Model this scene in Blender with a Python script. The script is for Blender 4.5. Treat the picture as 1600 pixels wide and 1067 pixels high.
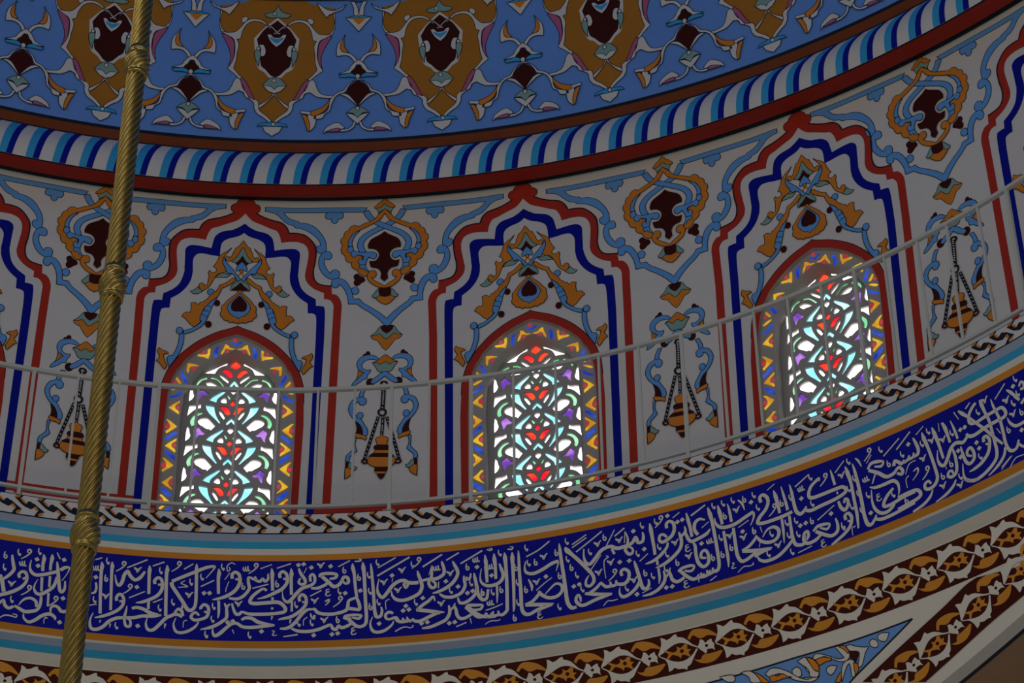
import bpy, math
from mathutils import Vector, Matrix
from mathutils.geometry import tessellate_polygon, delaunay_2d_cdt
for o in list(bpy.data.objects): bpy.data.objects.remove(o, do_unlink=True)
SC = bpy.context.scene; C = SC.collection
SC.view_settings.view_transform = 'Standard'; SC.view_settings.look = 'None'
SC.view_settings.exposure = 0.0; SC.view_settings.gamma = 1.0
SC.view_settings.use_curve_mapping = False

# ---------------------------------------------------------------- camera: looking up from the hall floor
cd = bpy.data.cameras.new('camera'); cam = bpy.data.objects.new('camera', cd); C.objects.link(cam); SC.camera = cam
yaw, pitch, rll = 0.162826, 0.737640, -0.011965
Fv = Vector((math.sin(yaw) * math.cos(pitch), math.cos(yaw) * math.cos(pitch), math.sin(pitch)))
Rv = Vector((math.cos(yaw), -math.sin(yaw), 0)); Uv = Rv.cross(Fv)
R2_ = Rv * math.cos(rll) + Uv * math.sin(rll); U2_ = -Rv * math.sin(rll) + Uv * math.cos(rll)
mw = Matrix((R2_, U2_, -Fv)).transposed().to_4x4(); mw.translation = Vector((0, -1.145777 * 6.0, 1.6))
cam.matrix_world = mw
cd.sensor_fit = 'HORIZONTAL'; cd.sensor_width = 36; cd.lens = 36 * 4740.253 / 1600; cd.clip_end = 200

# ---------------------------------------------------------------- light: dim hall light from below, daylight from the opposite windows
wd = bpy.data.worlds.new('world'); SC.world = wd; wd.use_nodes = True
bg = wd.node_tree.nodes['Background']; bg.inputs['Color'].default_value = (1.0, .925, .80, 1); bg.inputs['Strength'].default_value = .20
def area(name, loc, target, size, sizey, energy, col=(1, 1, 1)):
    l = bpy.data.lights.new(name, 'AREA'); l.shape = 'RECTANGLE'; l.size = size; l.size_y = sizey; l.energy = energy; l.color = col
    o = bpy.data.objects.new(name, l); C.objects.link(o); o.location = loc
    o.rotation_euler = (Vector(target) - Vector(loc)).to_track_quat('-Z', 'Y').to_euler()
    return o
area('daylight_south_windows', (0.5, -5.2, 11.6), (0.8, 5.8, 12.4), 6.0, 1.4, 70, (1, .88, .76))
area('daylight_west_windows', (-4.6, -2.2, 11.6), (2.0, 5.5, 12.0), 3.0, 1.4, 30, (1, .88, .74))

# ---------------------------------------------------------------- painted ornament, millimetres on the wall
WALL = """
G medallion
F E ho 0: 1,3124! -9,3115 -21,3099 -42,3091 -54,3087! -44,3071 -38,3054 -37,3037! -23,3062 2,3077!
F G ho 0: 1,3173! -14,3156 -26,3138! -38,3131 -45,3118! -59,3104 -61,3089! -42,3091 -21,3099 -9,3115 1,3124!
F M m 0: -156,2561! -175,2552 -180,2530 -172,2511! -179,2492 -175,2469 -159,2459 -142,2471 -132,2483! -114,2495 -112,2514 -121,2532! -137,2538
F L mo 0: -709,3109! -538,3103 -324,3105 -105,3099! -122,3060! -248,3064 -442,3065 -601,3065! -574,3026 -540,3003 -511,2992 -505,2981! -459,2974 -411,2944 -372,2887 -348,2827 -342,2769 -346,2746 -369,2727 -393,2740 -403,2770 -394,2792 -377,2794! -383,2828 -414,2874 -458,2914 -496,2934 -526,2940 -536,2952! -541,2959 -572,2970 -601,2999 -636,3044 -669,3063 -708,3072!
F L mo 0: -331,3066! -347,3059 -354,3035 -346,3013 -327,3008 -317,3015! -315,2988 -296,2972 -280,2987 -275,3013! -259,3008 -246,3029 -248,3056 -259,3064!
F L mo 0: -346,2743 -327,2745 -311,2725 -309,2696 -321,2680 -340,2681 -351,2686! -351,2645 -339,2607 -315,2564! -308,2586 -287,2597 -266,2582 -261,2553 -270,2528 -288,2517 -309,2519 -342,2542 -371,2588 -385,2646 -380,2698 -364,2730
F L ho 0: 2,2192! -24,2225 -54,2256 -94,2293 -130,2324 -149,2357! -185,2358! -191,2416 -207,2468 -230,2507 -258,2525 -277,2525 -300,2516 -308,2490 -305,2465 -289,2450 -270,2457 -263,2479! -249,2463 -232,2430 -218,2373 -216,2320! -167,2318! -136,2283 -92,2243 -48,2193 -14,2140! 0,2136!
C L mo 0: -172,2423,22,30
S L mo 36: 112,3067 94,3024 73,2993 42,2965 2,2939 -41,2912 -98,2873 -130,2835 -142,2796 -139,2763 -125,2727
F L mo 0: -157,2901! -178,2889 -199,2858 -212,2823 -215,2783! -201,2780 -186,2776! -192,2802 -187,2831 -176,2864 -159,2889 -145,2905
C L mo 0: -200,2752,18,26
F G ho 0: 2,3078! -15,3059 -38,3031 -52,3005 -76,2984 -118,2963 -158,2939! -175,2950 -196,2944 -210,2922 -212,2909! -231,2899 -240,2877 -239,2857! -254,2844 -258,2815 -246,2785! -255,2766 -251,2727 -233,2707! -225,2667 -209,2649 -192,2647! -190,2614 -171,2591 -157,2587! -149,2561 -133,2541 -105,2533 -89,2544! -93,2567 -119,2598 -134,2637 -127,2692! -163,2710 -201,2744 -213,2777 -209,2830 -193,2871 -165,2900 -123,2924 -71,2957 -28,2987 -10,3022 2,3040!
F L mo 0: -157,2901! -178,2889 -199,2858 -212,2823 -215,2783! -201,2780 -186,2776! -192,2802 -187,2831 -176,2864 -159,2889 -145,2905
C L mo 0: -200,2752,18,26
F L mo 0: -142,2625! -108,2625! -108,2605 -90,2569! -109,2576 -123,2597 -140,2593 -146,2608
F L mo 0: -179,2743! -162,2734 -139,2726 -106,2726 -77,2727 -59,2722 -45,2705 -48,2683 -60,2669 -77,2675 -90,2687! -100,2670 -107,2647 -108,2625! -142,2625! -152,2643 -152,2663 -141,2675 -128,2670 -129,2655! -124,2674 -123,2694! -138,2700 -160,2706 -167,2690 -179,2687 -195,2704 -195,2727
F M h 0: 2,2891! -22,2868 -50,2850 -78,2829 -92,2803 -98,2777 -95,2754! -73,2753 -54,2745 -37,2724 -32,2695 -42,2666 -60,2651 -89,2654! -86,2630 -79,2604 -67,2598 -43,2592 -27,2574 -19,2551 -19,2543 -23,2511! -2,2484!
F G ho 0: -3,2445! -27,2471 -57,2494 -74,2518! -62,2518 -50,2527 -46,2548 -52,2568 -65,2577 -81,2573 -93,2557 -101,2532 -96,2506 -81,2479 -58,2456 -36,2440 -4,2431!
F G ho 0: -10,2300! -25,2313 -39,2331! -48,2337 -56,2353! -42,2363 -32,2374 -21,2366 -7,2361!
F E mo 0: -34,2431! -49,2413 -61,2392 -76,2373! -70,2359 -56,2355 -42,2363 -32,2377 -35,2399
F M h 0: -3,2432! -32,2431 -34,2399 -25,2373 -7,2361!
G lily
F G ho 0: -5,2035! -17,2047 -27,2063 -44,2080! -60,2069 -73,2066 -91,2064! -82,2045 -65,2032 -51,2029! -36,2002 -18,1970 -2,1950!
F E ho 0: -10,2143! -36,2138 -49,2121 -65,2091 -87,2069! -73,2066 -60,2069 -44,2080! -27,2063 -17,2047 -5,2035!
F M h 0: -10,2143! -36,2138! -36,2120 -24,2097 -7,2077!
G lamp
C M m 0: -100,1930,14,19
C M m 0: -116,1913,14,18
F L mo 0: -43,1876! -64,1882 -91,1884 -115,1874 -130,1852 -129,1825 -113,1808! -96,1804 -82,1808! -81,1790 -93,1773! -98,1759 -100,1739 -122,1734! -137,1716 -170,1691 -185,1691! -177,1714 -161,1736 -152,1762 -146,1776 -122,1779! -129,1797 -150,1812 -160,1844 -156,1876 -140,1903 -113,1917 -82,1918 -55,1907 -33,1882!
F G mo 0: -152,1808! -146,1798 -115,1783! -129,1775 -142,1753 -161,1733! -152,1767
F G ho 0: 0,1916! -20,1900 -43,1874 -70,1860! -43,1856 -29,1839! -12,1853 1,1864!
F E ho 0: 1,1864! -12,1853 -29,1839! -43,1856 -73,1855! -56,1829 -41,1796 -24,1784 3,1786!
F L mo 0: -119,1679! -95,1678! -111,1639 -116,1601! -142,1602! -134,1640
C M m 0: -79,1709,24,32
S K x 13: -3,1712 12,1704 16,1688 6,1676 -11,1681 -18,1695 -13,1709 -3,1712
F L ho 0: 3,1786! -20,1777 -53,1743 -76,1722 -77,1704! -65,1696! -35,1715 4,1752!
F M mo 0: -156,1429! -130,1402 -113,1357 -112,1317! -148,1332! -144,1367 -148,1398
F L mo 0: -142,1602! -150,1596 -173,1584 -189,1553 -196,1518 -188,1482 -172,1451 -156,1428! -130,1400 -113,1360 -110,1320! -89,1315! -82,1332 -85,1363 -100,1394 -124,1440 -152,1465 -167,1499 -168,1530 -155,1558 -140,1569! -135,1549 -116,1540 -100,1555 -99,1584 -116,1601!
C L mo 0: -130,1465,18,24
F L mo 0: -160,1303! -143,1300! -150,1259 -144,1228 -137,1210! -153,1189 -175,1165 -177,1130! -201,1140! -195,1174 -176,1199 -160,1224 -160,1250
F G mo 0: -157,1324! -148,1335 -112,1322 -90,1312! -88,1294 -94,1282! -113,1296 -143,1302
F M m 0: -200,1131! -179,1128! -179,1100 -200,1080!
F E mo 0: -179,1128! -163,1117 -149,1095 -134,1090! -140,1073 -158,1069 -182,1088
F G mo 0: -200,1080! -182,1088 -160,1069! -153,1065 -164,1035 -198,1005!
Q K x 25: -3,1687 -3,1593 -5,1504
Q K x 19: -26,1450 -60,1301 -95,1143
Q K x 19: -1,1446 -1,1381 -4,1315
Q K x 19: 21,1445 60,1293 98,1134
S K x 12: -6,1504 13,1490 12,1463 -4,1453 -23,1466 -25,1492 -6,1504
S M x 11: -109,1127 -101,1139 -85,1136 -77,1121 -94,1113 -109,1127
S M x 11: 110,1116 98,1132 81,1127 75,1110 95,1104 110,1116
F G o 0: -2,1317! -10,1300! -31,1295 -36,1278! -29,1256 -26,1241! 29,1237! 28,1252 34,1273! 30,1291 10,1299!
F M o 0: -38,1239! -45,1222 -37,1207! 40,1201! 47,1216 39,1234!
F G o 0: -37,1205! -40,1192 -46,1181! 49,1175! 43,1186 40,1200!
F M o 0: -50,1181! -69,1163 -69,1157! 71,1147! 67,1158 50,1174!
F G o 0: -69,1157! -78,1134 -67,1103 -33,1082! 40,1076! 66,1094 80,1123 71,1147!
F M o 0: -35,1082! -36,1052! 30,1047! 40,1076!
F G o 0: -36,1052! -21,1032! 23,1029! 30,1047!
F M o 0: -21,1032! -13,1010 0,995! 15,1008 23,1029!
G frame
F R hn 0: -1,3183! 18,3173 45,3148 57,3122! 66,3119 82,3106 87,3083 80,3056 63,3048! 97,3023 146,2998 216,2974 154,2993 211,2975 245,2939 264,2887! 304,2887 352,2874 391,2835 421,2782 428,2730 425,2652 418,2601 417,2562 426,2511 450,2478 488,2464 527,2458! 531,2397! 555,2390 579,2354 590,2304 589,2241 586,2027! 572,781! 528,782! 540,2029! 543,2255 541,2312 519,2350 486,2357! 484,2405! 433,2434 400,2466 377,2505 369,2550 370,2562 377,2627 384,2704 379,2756 359,2795 321,2815 274,2818 220,2810! 211,2859 190,2905 152,2924 104,2951 52,2978 27,3003 2,3042!
F B hn 0: 3,2959! 30,2930 55,2912 64,2905 97,2895 133,2882 158,2858 171,2832 179,2786 184,2745! 222,2753 268,2760 304,2759 328,2739 335,2710 333,2664 330,2565 329,2549 338,2492 354,2441 388,2396 438,2358! 442,2304! 474,2301 494,2269 497,2030! 485,770! 444,770! 449,2031! 446,2207 430,2242 396,2248! 393,2324! 348,2365 313,2415 288,2479 281,2543 282,2565 285,2635 279,2667 259,2693 224,2697 178,2688 132,2683! 131,2752 126,2788 111,2813 82,2833 53,2844 24,2859 1,2882!
F R hn 0: -6,2138! 51,2111 107,2086 164,2049 221,2002 264,1955 308,1897 343,1838 370,1778 390,1705 397,1659 403,1562! 409,1397! 395,771! 357,771! 365,1397! 360,1598! 354,1652 344,1706 324,1778 304,1809 277,1864 236,1914 196,1954 156,1989 111,2021 60,2049 -3,2075!
S K hx 5: -6,2140 51,2113 107,2088 164,2051 221,2004 264,1957 308,1899 343,1840 370,1780 390,1705 398,1659 403,1562
S K hx 4: -1,3183 18,3173 45,3148 57,3122
S K hx 4: 57,3122 66,3119 82,3106 87,3083 80,3056 63,3048
S K hx 8: 63,3048 97,3023 146,2998 216,2974 154,2993 211,2975 245,2939 264,2887
S K hx 8: 264,2887 304,2887 352,2874 391,2835 421,2782 428,2730 425,2652 418,2601 417,2562 426,2511 450,2478 488,2464 527,2458
G head
F G m 0: -1,2557! 12,2553 22,2534 13,2523! 6,2540 -1,2545!
F G ho 0: 1,2818! 16,2789 26,2770 40,2761 46,2745! 49,2732 57,2719 60,2697 73,2671! 78,2684 89,2688 97,2679 97,2659 86,2646 69,2648! 57,2654 37,2679 22,2711 5,2759 0,2764!
F E ho 0: 0,2762! 5,2759 22,2711 37,2679 63,2645! 37,2634! 20,2652 2,2694!
F M h 0: 2,2694! 20,2656 40,2634! 27,2614! 14,2629 -3,2648!
F L ho 0: -3,2648! 14,2629 25,2611 33,2585 29,2569 17,2575 7,2582 -2,2582!
C G o 0: -1,2570,10,14
F E mo 0: 56,2546! 82,2541 105,2551 129,2536 149,2508! 130,2512 107,2513 84,2515 69,2527
F G mo 0: 66,2756! 84,2733 106,2715 121,2699 136,2680! 142,2648 153,2619 165,2595! 154,2590 145,2573 147,2553! 174,2549 184,2565! 191,2551 189,2531 184,2522! 188,2502 189,2464 193,2450 208,2439! 211,2455 223,2462 236,2452 239,2433 231,2414 227,2406! 213,2402 199,2413 179,2435 166,2467 155,2498 137,2536 109,2551 85,2562! 98,2594 110,2630 113,2660 105,2682! 92,2708 74,2738
F E mo 0: 239,2436! 254,2414 269,2398 286,2391! 270,2373 251,2371 232,2379 213,2398! 229,2407 240,2424
C L mo 0: 168,2393,19,25
C M m 0: 127,2308,18,25
F G mo 0: 37,2516! 46,2513 74,2482 95,2464 119,2452! 126,2424 141,2399 158,2380 171,2362 185,2333! 198,2324 208,2309! 222,2306 234,2284! 245,2297 259,2302 276,2294! 272,2272 273,2240 276,2220! 297,2223 313,2207 322,2187! 305,2176 283,2148 266,2126 248,2115! 234,2125 212,2153! 218,2180 209,2224 198,2261 179,2286 168,2311 149,2335 129,2354! 116,2385 105,2426! 91,2435 63,2456 31,2490!
F L mo 0: 108,2677! 113,2647 110,2621 96,2589 84,2553 77,2545 59,2549 36,2526 22,2490! 13,2487 1,2501! 13,2521 35,2554 48,2578 74,2611 96,2644
C M m 0: 167,2138,19,26
F L mo 0: 129,2352! 149,2332 168,2308 179,2286 193,2274 197,2252 206,2233 211,2214 217,2186 216,2164 207,2158 220,2136 244,2112 272,2090 305,2078! 301,2049! 268,2065 235,2090 204,2120 184,2157 173,2198 162,2238 156,2269 143,2307
S K m 4: 160,2271 174,2282 191,2277
S K m 4: 169,2232 181,2240 198,2241
S K m 4: 177,2191 189,2203 210,2208
F L mo 0: 303,2059! 325,2044! 327,1985 336,1930 352,1879! 374,1875 383,1853! 367,1791! 343,1838 318,1897 302,1966 299,2022
C L mo 0: 327,2073,19,26
F G mo 0: -431,1931! -413,1914 -391,1908 -376,1893! -400,1887 -403,1872 -394,1840 -379,1798! -391,1768! -412,1801 -428,1822 -443,1831! -427,1854 -424,1869! -437,1893 -439,1911
F G ho 0: -4,2413! 8,2409 18,2387 45,2357 69,2326 85,2298! 97,2286 100,2264 98,2242! 104,2227 101,2205 89,2196! 83,2179 72,2171 58,2172! 50,2160 36,2158 27,2164! 18,2157 7,2155 -5,2154!
F L ho 0: -2,2393! 17,2362 47,2322 64,2288 68,2263! 57,2244 51,2226! 40,2221 34,2208! 16,2204 -4,2187!
F M h 0: -3,2373! 22,2343 42,2312 46,2281 41,2255 23,2244 4,2244 -5,2250!
F E ho 0: 0,2496! 16,2480 40,2465 55,2434 55,2414 49,2408! 34,2426 17,2448 1,2472!
F M h 0: 1,2472! 17,2448 41,2427 51,2411! 15,2408! 5,2414 -4,2415!
"""
WIN = """
G ringedge
F X h 0: -3,2075! 60,2049 111,2021 156,1989 196,1954 236,1914 277,1864 304,1809 324,1778 344,1706 354,1652 360,1598! 365,1397! 357,771!
G inneredge
F X h 0: -8,1979! 32,1964 83,1931 122,1902 164,1876 193,1847 220,1798 247,1737 263,1694 269,1672 275,1583! 278,1441! 269,1047! 276,777!
G ringcell
F Y s 0: -353,1430! -339,1426 -313,1402 -290,1381! -310,1360 -329,1343 -344,1328! -350,1338 -332,1356 -328,1380 -335,1403
C r s 0: -345,1378,11,14
F b s 0: -353,1293! -334,1301 -316,1328 -289,1344! -286,1329 -310,1308 -332,1285 -349,1276!
F Y s 0: -286,1295! -319,1265 -346,1237! -320,1219 -288,1193! -287,1209 -309,1230 -310,1256 -287,1279
C r s 0: -293,1242,9,12
F b s 0: -348,1203! -334,1202 -288,1164 -284,1136! -302,1148 -328,1171
G ringlow
F Y s 0: -344,975! -319,998 -295,1024 -284,1020! -305,993 -309,972 -299,949 -282,927! -315,951
C r s 0: -290,975,9,12
F b s 0: -350,938! -335,936 -285,896 -284,883! -297,878 -330,902
F Y s 0: -349,884! -342,891 -316,866 -291,842! -314,836 -332,868
C r s 0: -339,845,8,11
F Y s 0: -346,793! -323,819 -315,813! -336,786
F b s 0: -327,768! -308,783 -286,809 -279,802! -299,771 -319,764
G ringarch
F b h 0: -7,2014! 25,2039 33,2034 18,2021 -7,2003!
C r o 0: -10,2048,9,13
F Y m 0: 4,1981! 33,1988 43,2003 64,2017! 69,1990 82,1950 80,1935! 68,1957 55,1985 31,1977
C r m 0: 46,1961,8,11
F b m 0: 93,1998! 112,1988 122,1951 116,1911! 104,1914 103,1958
F Y m 0: 144,1978! 157,1967 160,1930 213,1924! 211,1915 171,1909 152,1897! 145,1937
C r m 0: 179,1947,9,12
F Y m 0: 197,1840! 228,1851 264,1854! 266,1799 255,1786 251,1826 229,1837
C r m 0: 226,1815,9,13
F b m 0: 293,1799! 297,1770 270,1708! 255,1712 273,1755
F Y m 0: 317,1745! 321,1730 300,1698 289,1701
F Y m 0: 288,1676! 315,1669 343,1651! 330,1646 305,1662
F b m 0: 279,1640! 295,1633 318,1608 347,1597! 343,1587 316,1594 282,1622
C r m 0: 325,1703,7,9
G lattop
F r h 0: -7,1983! -32,1941 -4,1910!
F r m 0: -78,1896! -61,1915 -37,1913 -17,1889 -11,1860 -22,1845 -36,1855 -50,1876
F w m 0: -36,1985! -49,1942! -78,1929 -98,1909 -112,1874! -174,1873! -153,1894 -123,1926 -95,1954 -65,1974
F w m 0: -90,1866! -77,1867 -48,1843 -30,1821 -34,1806! -58,1828
F g m 0: -210,1777! -203,1810 -186,1833 -153,1851! -151,1829! -177,1819 -194,1793 -204,1774
F g m 0: -132,1852! -102,1847 -74,1820 -50,1783! -61,1781! -81,1808 -101,1829 -130,1834!
F w m 0: -158,1803! -132,1810 -104,1796 -81,1774! -134,1770! -149,1785
F c h 0: -4,1833! -17,1809 -27,1783 -17,1770! -9,1784 -2,1802!
G latcell
F w h 0: -1,1723! -14,1740 -17,1755 -10,1762 -2,1765!
F g m 0: -36,1719! -29,1722 -13,1699 -15,1688 -22,1686!
F w m 0: -69,1672! -53,1695 -40,1694 -33,1671! -35,1656 -62,1660
F r h 0: -3,1680! -18,1655 -1,1631!
F r m 0: -76,1632! -50,1636 -28,1630 -11,1602 -10,1574 -24,1566 -38,1579 -50,1603
F w m 0: -72,1597! -63,1595 -49,1578 -34,1544! -41,1534 -55,1553 -67,1577
F c m 0: -148,1640! -100,1633! -95,1604 -88,1576 -73,1541 -57,1514! -64,1503! -91,1537 -120,1570 -140,1605
F c m 0: -36,1750! -55,1722 -75,1699 -87,1680 -90,1658! -132,1675! -112,1704 -72,1739 -42,1762
F c h 0: 0,1549! -17,1530 -30,1508 -22,1493! -10,1506 1,1521!
F g m 0: 154,1572! 164,1584 188,1578 210,1554 223,1523 222,1492 214,1474! 198,1484! 202,1515 195,1540 178,1557
F w m 0: 174,1646! 190,1632 214,1629 236,1626! 243,1547! 225,1572 202,1599 172,1612!
F p m 0: 130,1725! 153,1738 168,1760 177,1771! 186,1759 202,1747 201,1729 194,1701 193,1683 202,1662! 182,1679 170,1707 149,1708
F w m 0: 237,1769! 241,1716 241,1658! 225,1673 215,1701 222,1726 226,1754
F w m 0: 84,1484! 103,1509 132,1541 169,1535 183,1515 172,1490 152,1476 132,1460 114,1459! 108,1450!
"""
DOME = """
G cart
F G hn 0: -23,1055! 114,1039 217,980 368,946! 368,854 353,781 315,747! 276,695 262,603 265,555 299,493! 220,424 182,376 151,320 119,257 103,216 82,164 11,99!
F W h 0: -18,879! 53,830 93,790 145,725! 138,656 133,598 124,552 105,501 68,476 37,438 1,430! -1,446! 27,457 59,495 90,521 99,573 104,661 124,717! 83,786 42,820 -16,856!
F M ho 0: -16,856! 42,820 83,786 124,717! 113,671 101,626 97,573 88,527 59,495 27,457 -1,443!
F W mo 0: 371,945! 360,901 367,837 353,781 315,752! 352,758 371,807 371,865 371,945
F A mo 0: 354,746! 315,741 288,716 271,689 266,626 270,554 296,502! 286,563 291,610 311,665 334,709
F W mo 0: 64,829! 106,858 159,863 200,845 239,793 269,763 316,755! 355,758 315,735 277,712 265,673 262,603 275,541 301,492! 246,444 224,418! 204,427 225,447 263,496! 250,557 247,605 239,671 254,710! 231,719 222,767 199,817 158,845 106,841 68,817
F W mo 0: 190,864! 201,877 217,872 230,864 231,841 220,828! 200,845
F W mo 0: -72,827! -52,802 -19,758! -1,761 26,793 53,813! 37,815 0,779 -22,767 -56,820
F W ho 0: -11,663! -34,695 -58,739 -58,756 -37,754 -22,735 -10,733!
F D h 0: -11,687! -33,713 -46,735 -23,729 -10,722!
F W mo 0: 65,631! 74,665 90,680 115,671! 99,650 100,591! 77,594 67,613
C W mo 0: 114,648,11,13
F E mo 0: 101,635! 132,634 136,598 122,552 105,516! 104,555 97,591
F E ho 0: -15,964! 25,920 87,898! 71,880 34,873 -18,879!
C W o 0: -20,902,11,13
F E ho 0: -3,437! 32,430 71,385 76,376! 40,353 -3,346!
F W ho 0: -4,346! 25,370 71,373! 40,335 19,325 -3,316!
C W o 0: -5,413,12,14
F W mo 0: 9,314! 29,275 93,221! 90,200 63,222 19,277 -3,313
F W mo 0: 224,409! 208,384 192,350 196,325 180,291 149,265 123,238 118,196 97,156 61,130 21,92 10,81! 9,106! 37,139 87,188 93,242 104,259 140,285 186,333 218,376 204,427
F A mo 0: 204,427! 173,383 151,332 119,263! 149,277 176,310 197,367 219,394
F W mo 0: 214,407! 235,422 254,401 268,356 292,316 342,301 388,308! 362,283 316,284 271,292 241,312 222,327! 191,314 180,285 154,270 171,311 197,349
F L h 0: 8,93! 51,88 81,84 95,57! 60,61 35,40 8,18!
F D ho 0: 9,96! 51,88 81,80 95,57! 55,65 8,56!
F W ho 0: 8,59! 50,60! 60,58! 45,20 25,4 5,-16!
C W o 0: 5,78,12,15
G vine
F W ho 0: -14,872! -30,890 -35,947 -56,988! 27,984! 7,940 -4,889!
F D ho 0: -11,875! 7,889 38,884 77,874! 48,867 17,871 -11,869!
F W ho 0: -11,771! -45,828 -86,875! -45,868 -24,867 -14,867!
F G h 0: -11,820! -40,865 -11,869!
F W mo 0: 80,971! 121,940 168,926 215,940 247,966 273,981! 247,932 209,877! 194,895 152,915 106,935
F W mo 0: 85,755! 110,716 134,680 141,626 136,591! 116,598 80,600 50,584 24,544! 9,557 34,597 70,619 105,628 113,663 95,723
F G mo 0: 95,729! 116,681 113,640 90,623 65,625! 90,659 93,694
F W ho 0: -7,566! -31,540 -51,512 -66,488 -126,463! -81,465 -41,475 -11,528 -7,528!
F M ho 0: -7,528! -26,499 -46,476 -30,457 -15,450 -6,462!
F D mo 0: -121,454! -81,462 -51,467 -20,451 -17,432! -60,437 -111,436
C W o 0: -4,441,15,18
F M h 0: -2,411! -44,379 -69,338 -73,320 -93,314! -58,289 -27,251 3,219!
F W mo 0: -93,314! -58,301 -17,245 1,210! -37,252 -78,290 -113,306
F W ho 0: -3,426! -30,409 -64,380 -89,339 -129,321 -163,286 -177,256 -181,207 -195,176 -229,158 -258,146! -258,121 -218,127 -204,158 -175,182 -162,237 -143,285 -118,309 -79,326 -59,368 -30,403 -2,414!
F G mo 0: -175,280! -192,241 -225,207 -265,188 -298,177! -288,146 -254,149 -210,179 -182,225
F W mo 0: -323,165! -299,177 -288,146 -263,140 -257,109 -266,59 -294,25 -304,28! -295,66 -312,121 -308,146
F G mo 0: -348,152! -318,146 -296,84 -297,28 -309,28! -326,97
C K m 0: -267,128,7,9
F W mo 0: -354,183! -314,177 -289,171 -298,152 -323,158 -353,164
F E ho 0: 0,210! -36,196 -71,161! -31,159 -5,121 1,121!
F W ho 0: 1,121! -26,147 -71,158! -45,123 2,74!
C W o 0: -1,194,12,15
F W mo 0: -25,91! -34,60 -63,36 -98,34! -107,19 -73,18 -29,41 -10,84
F W mo 0: -212,6! -196,46 -158,76 -123,88 -98,69 -78,46! -93,37 -127,38 -181,21
F A mo 0: -196,18! -152,39 -113,44 -107,19! -151,17
"""
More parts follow.
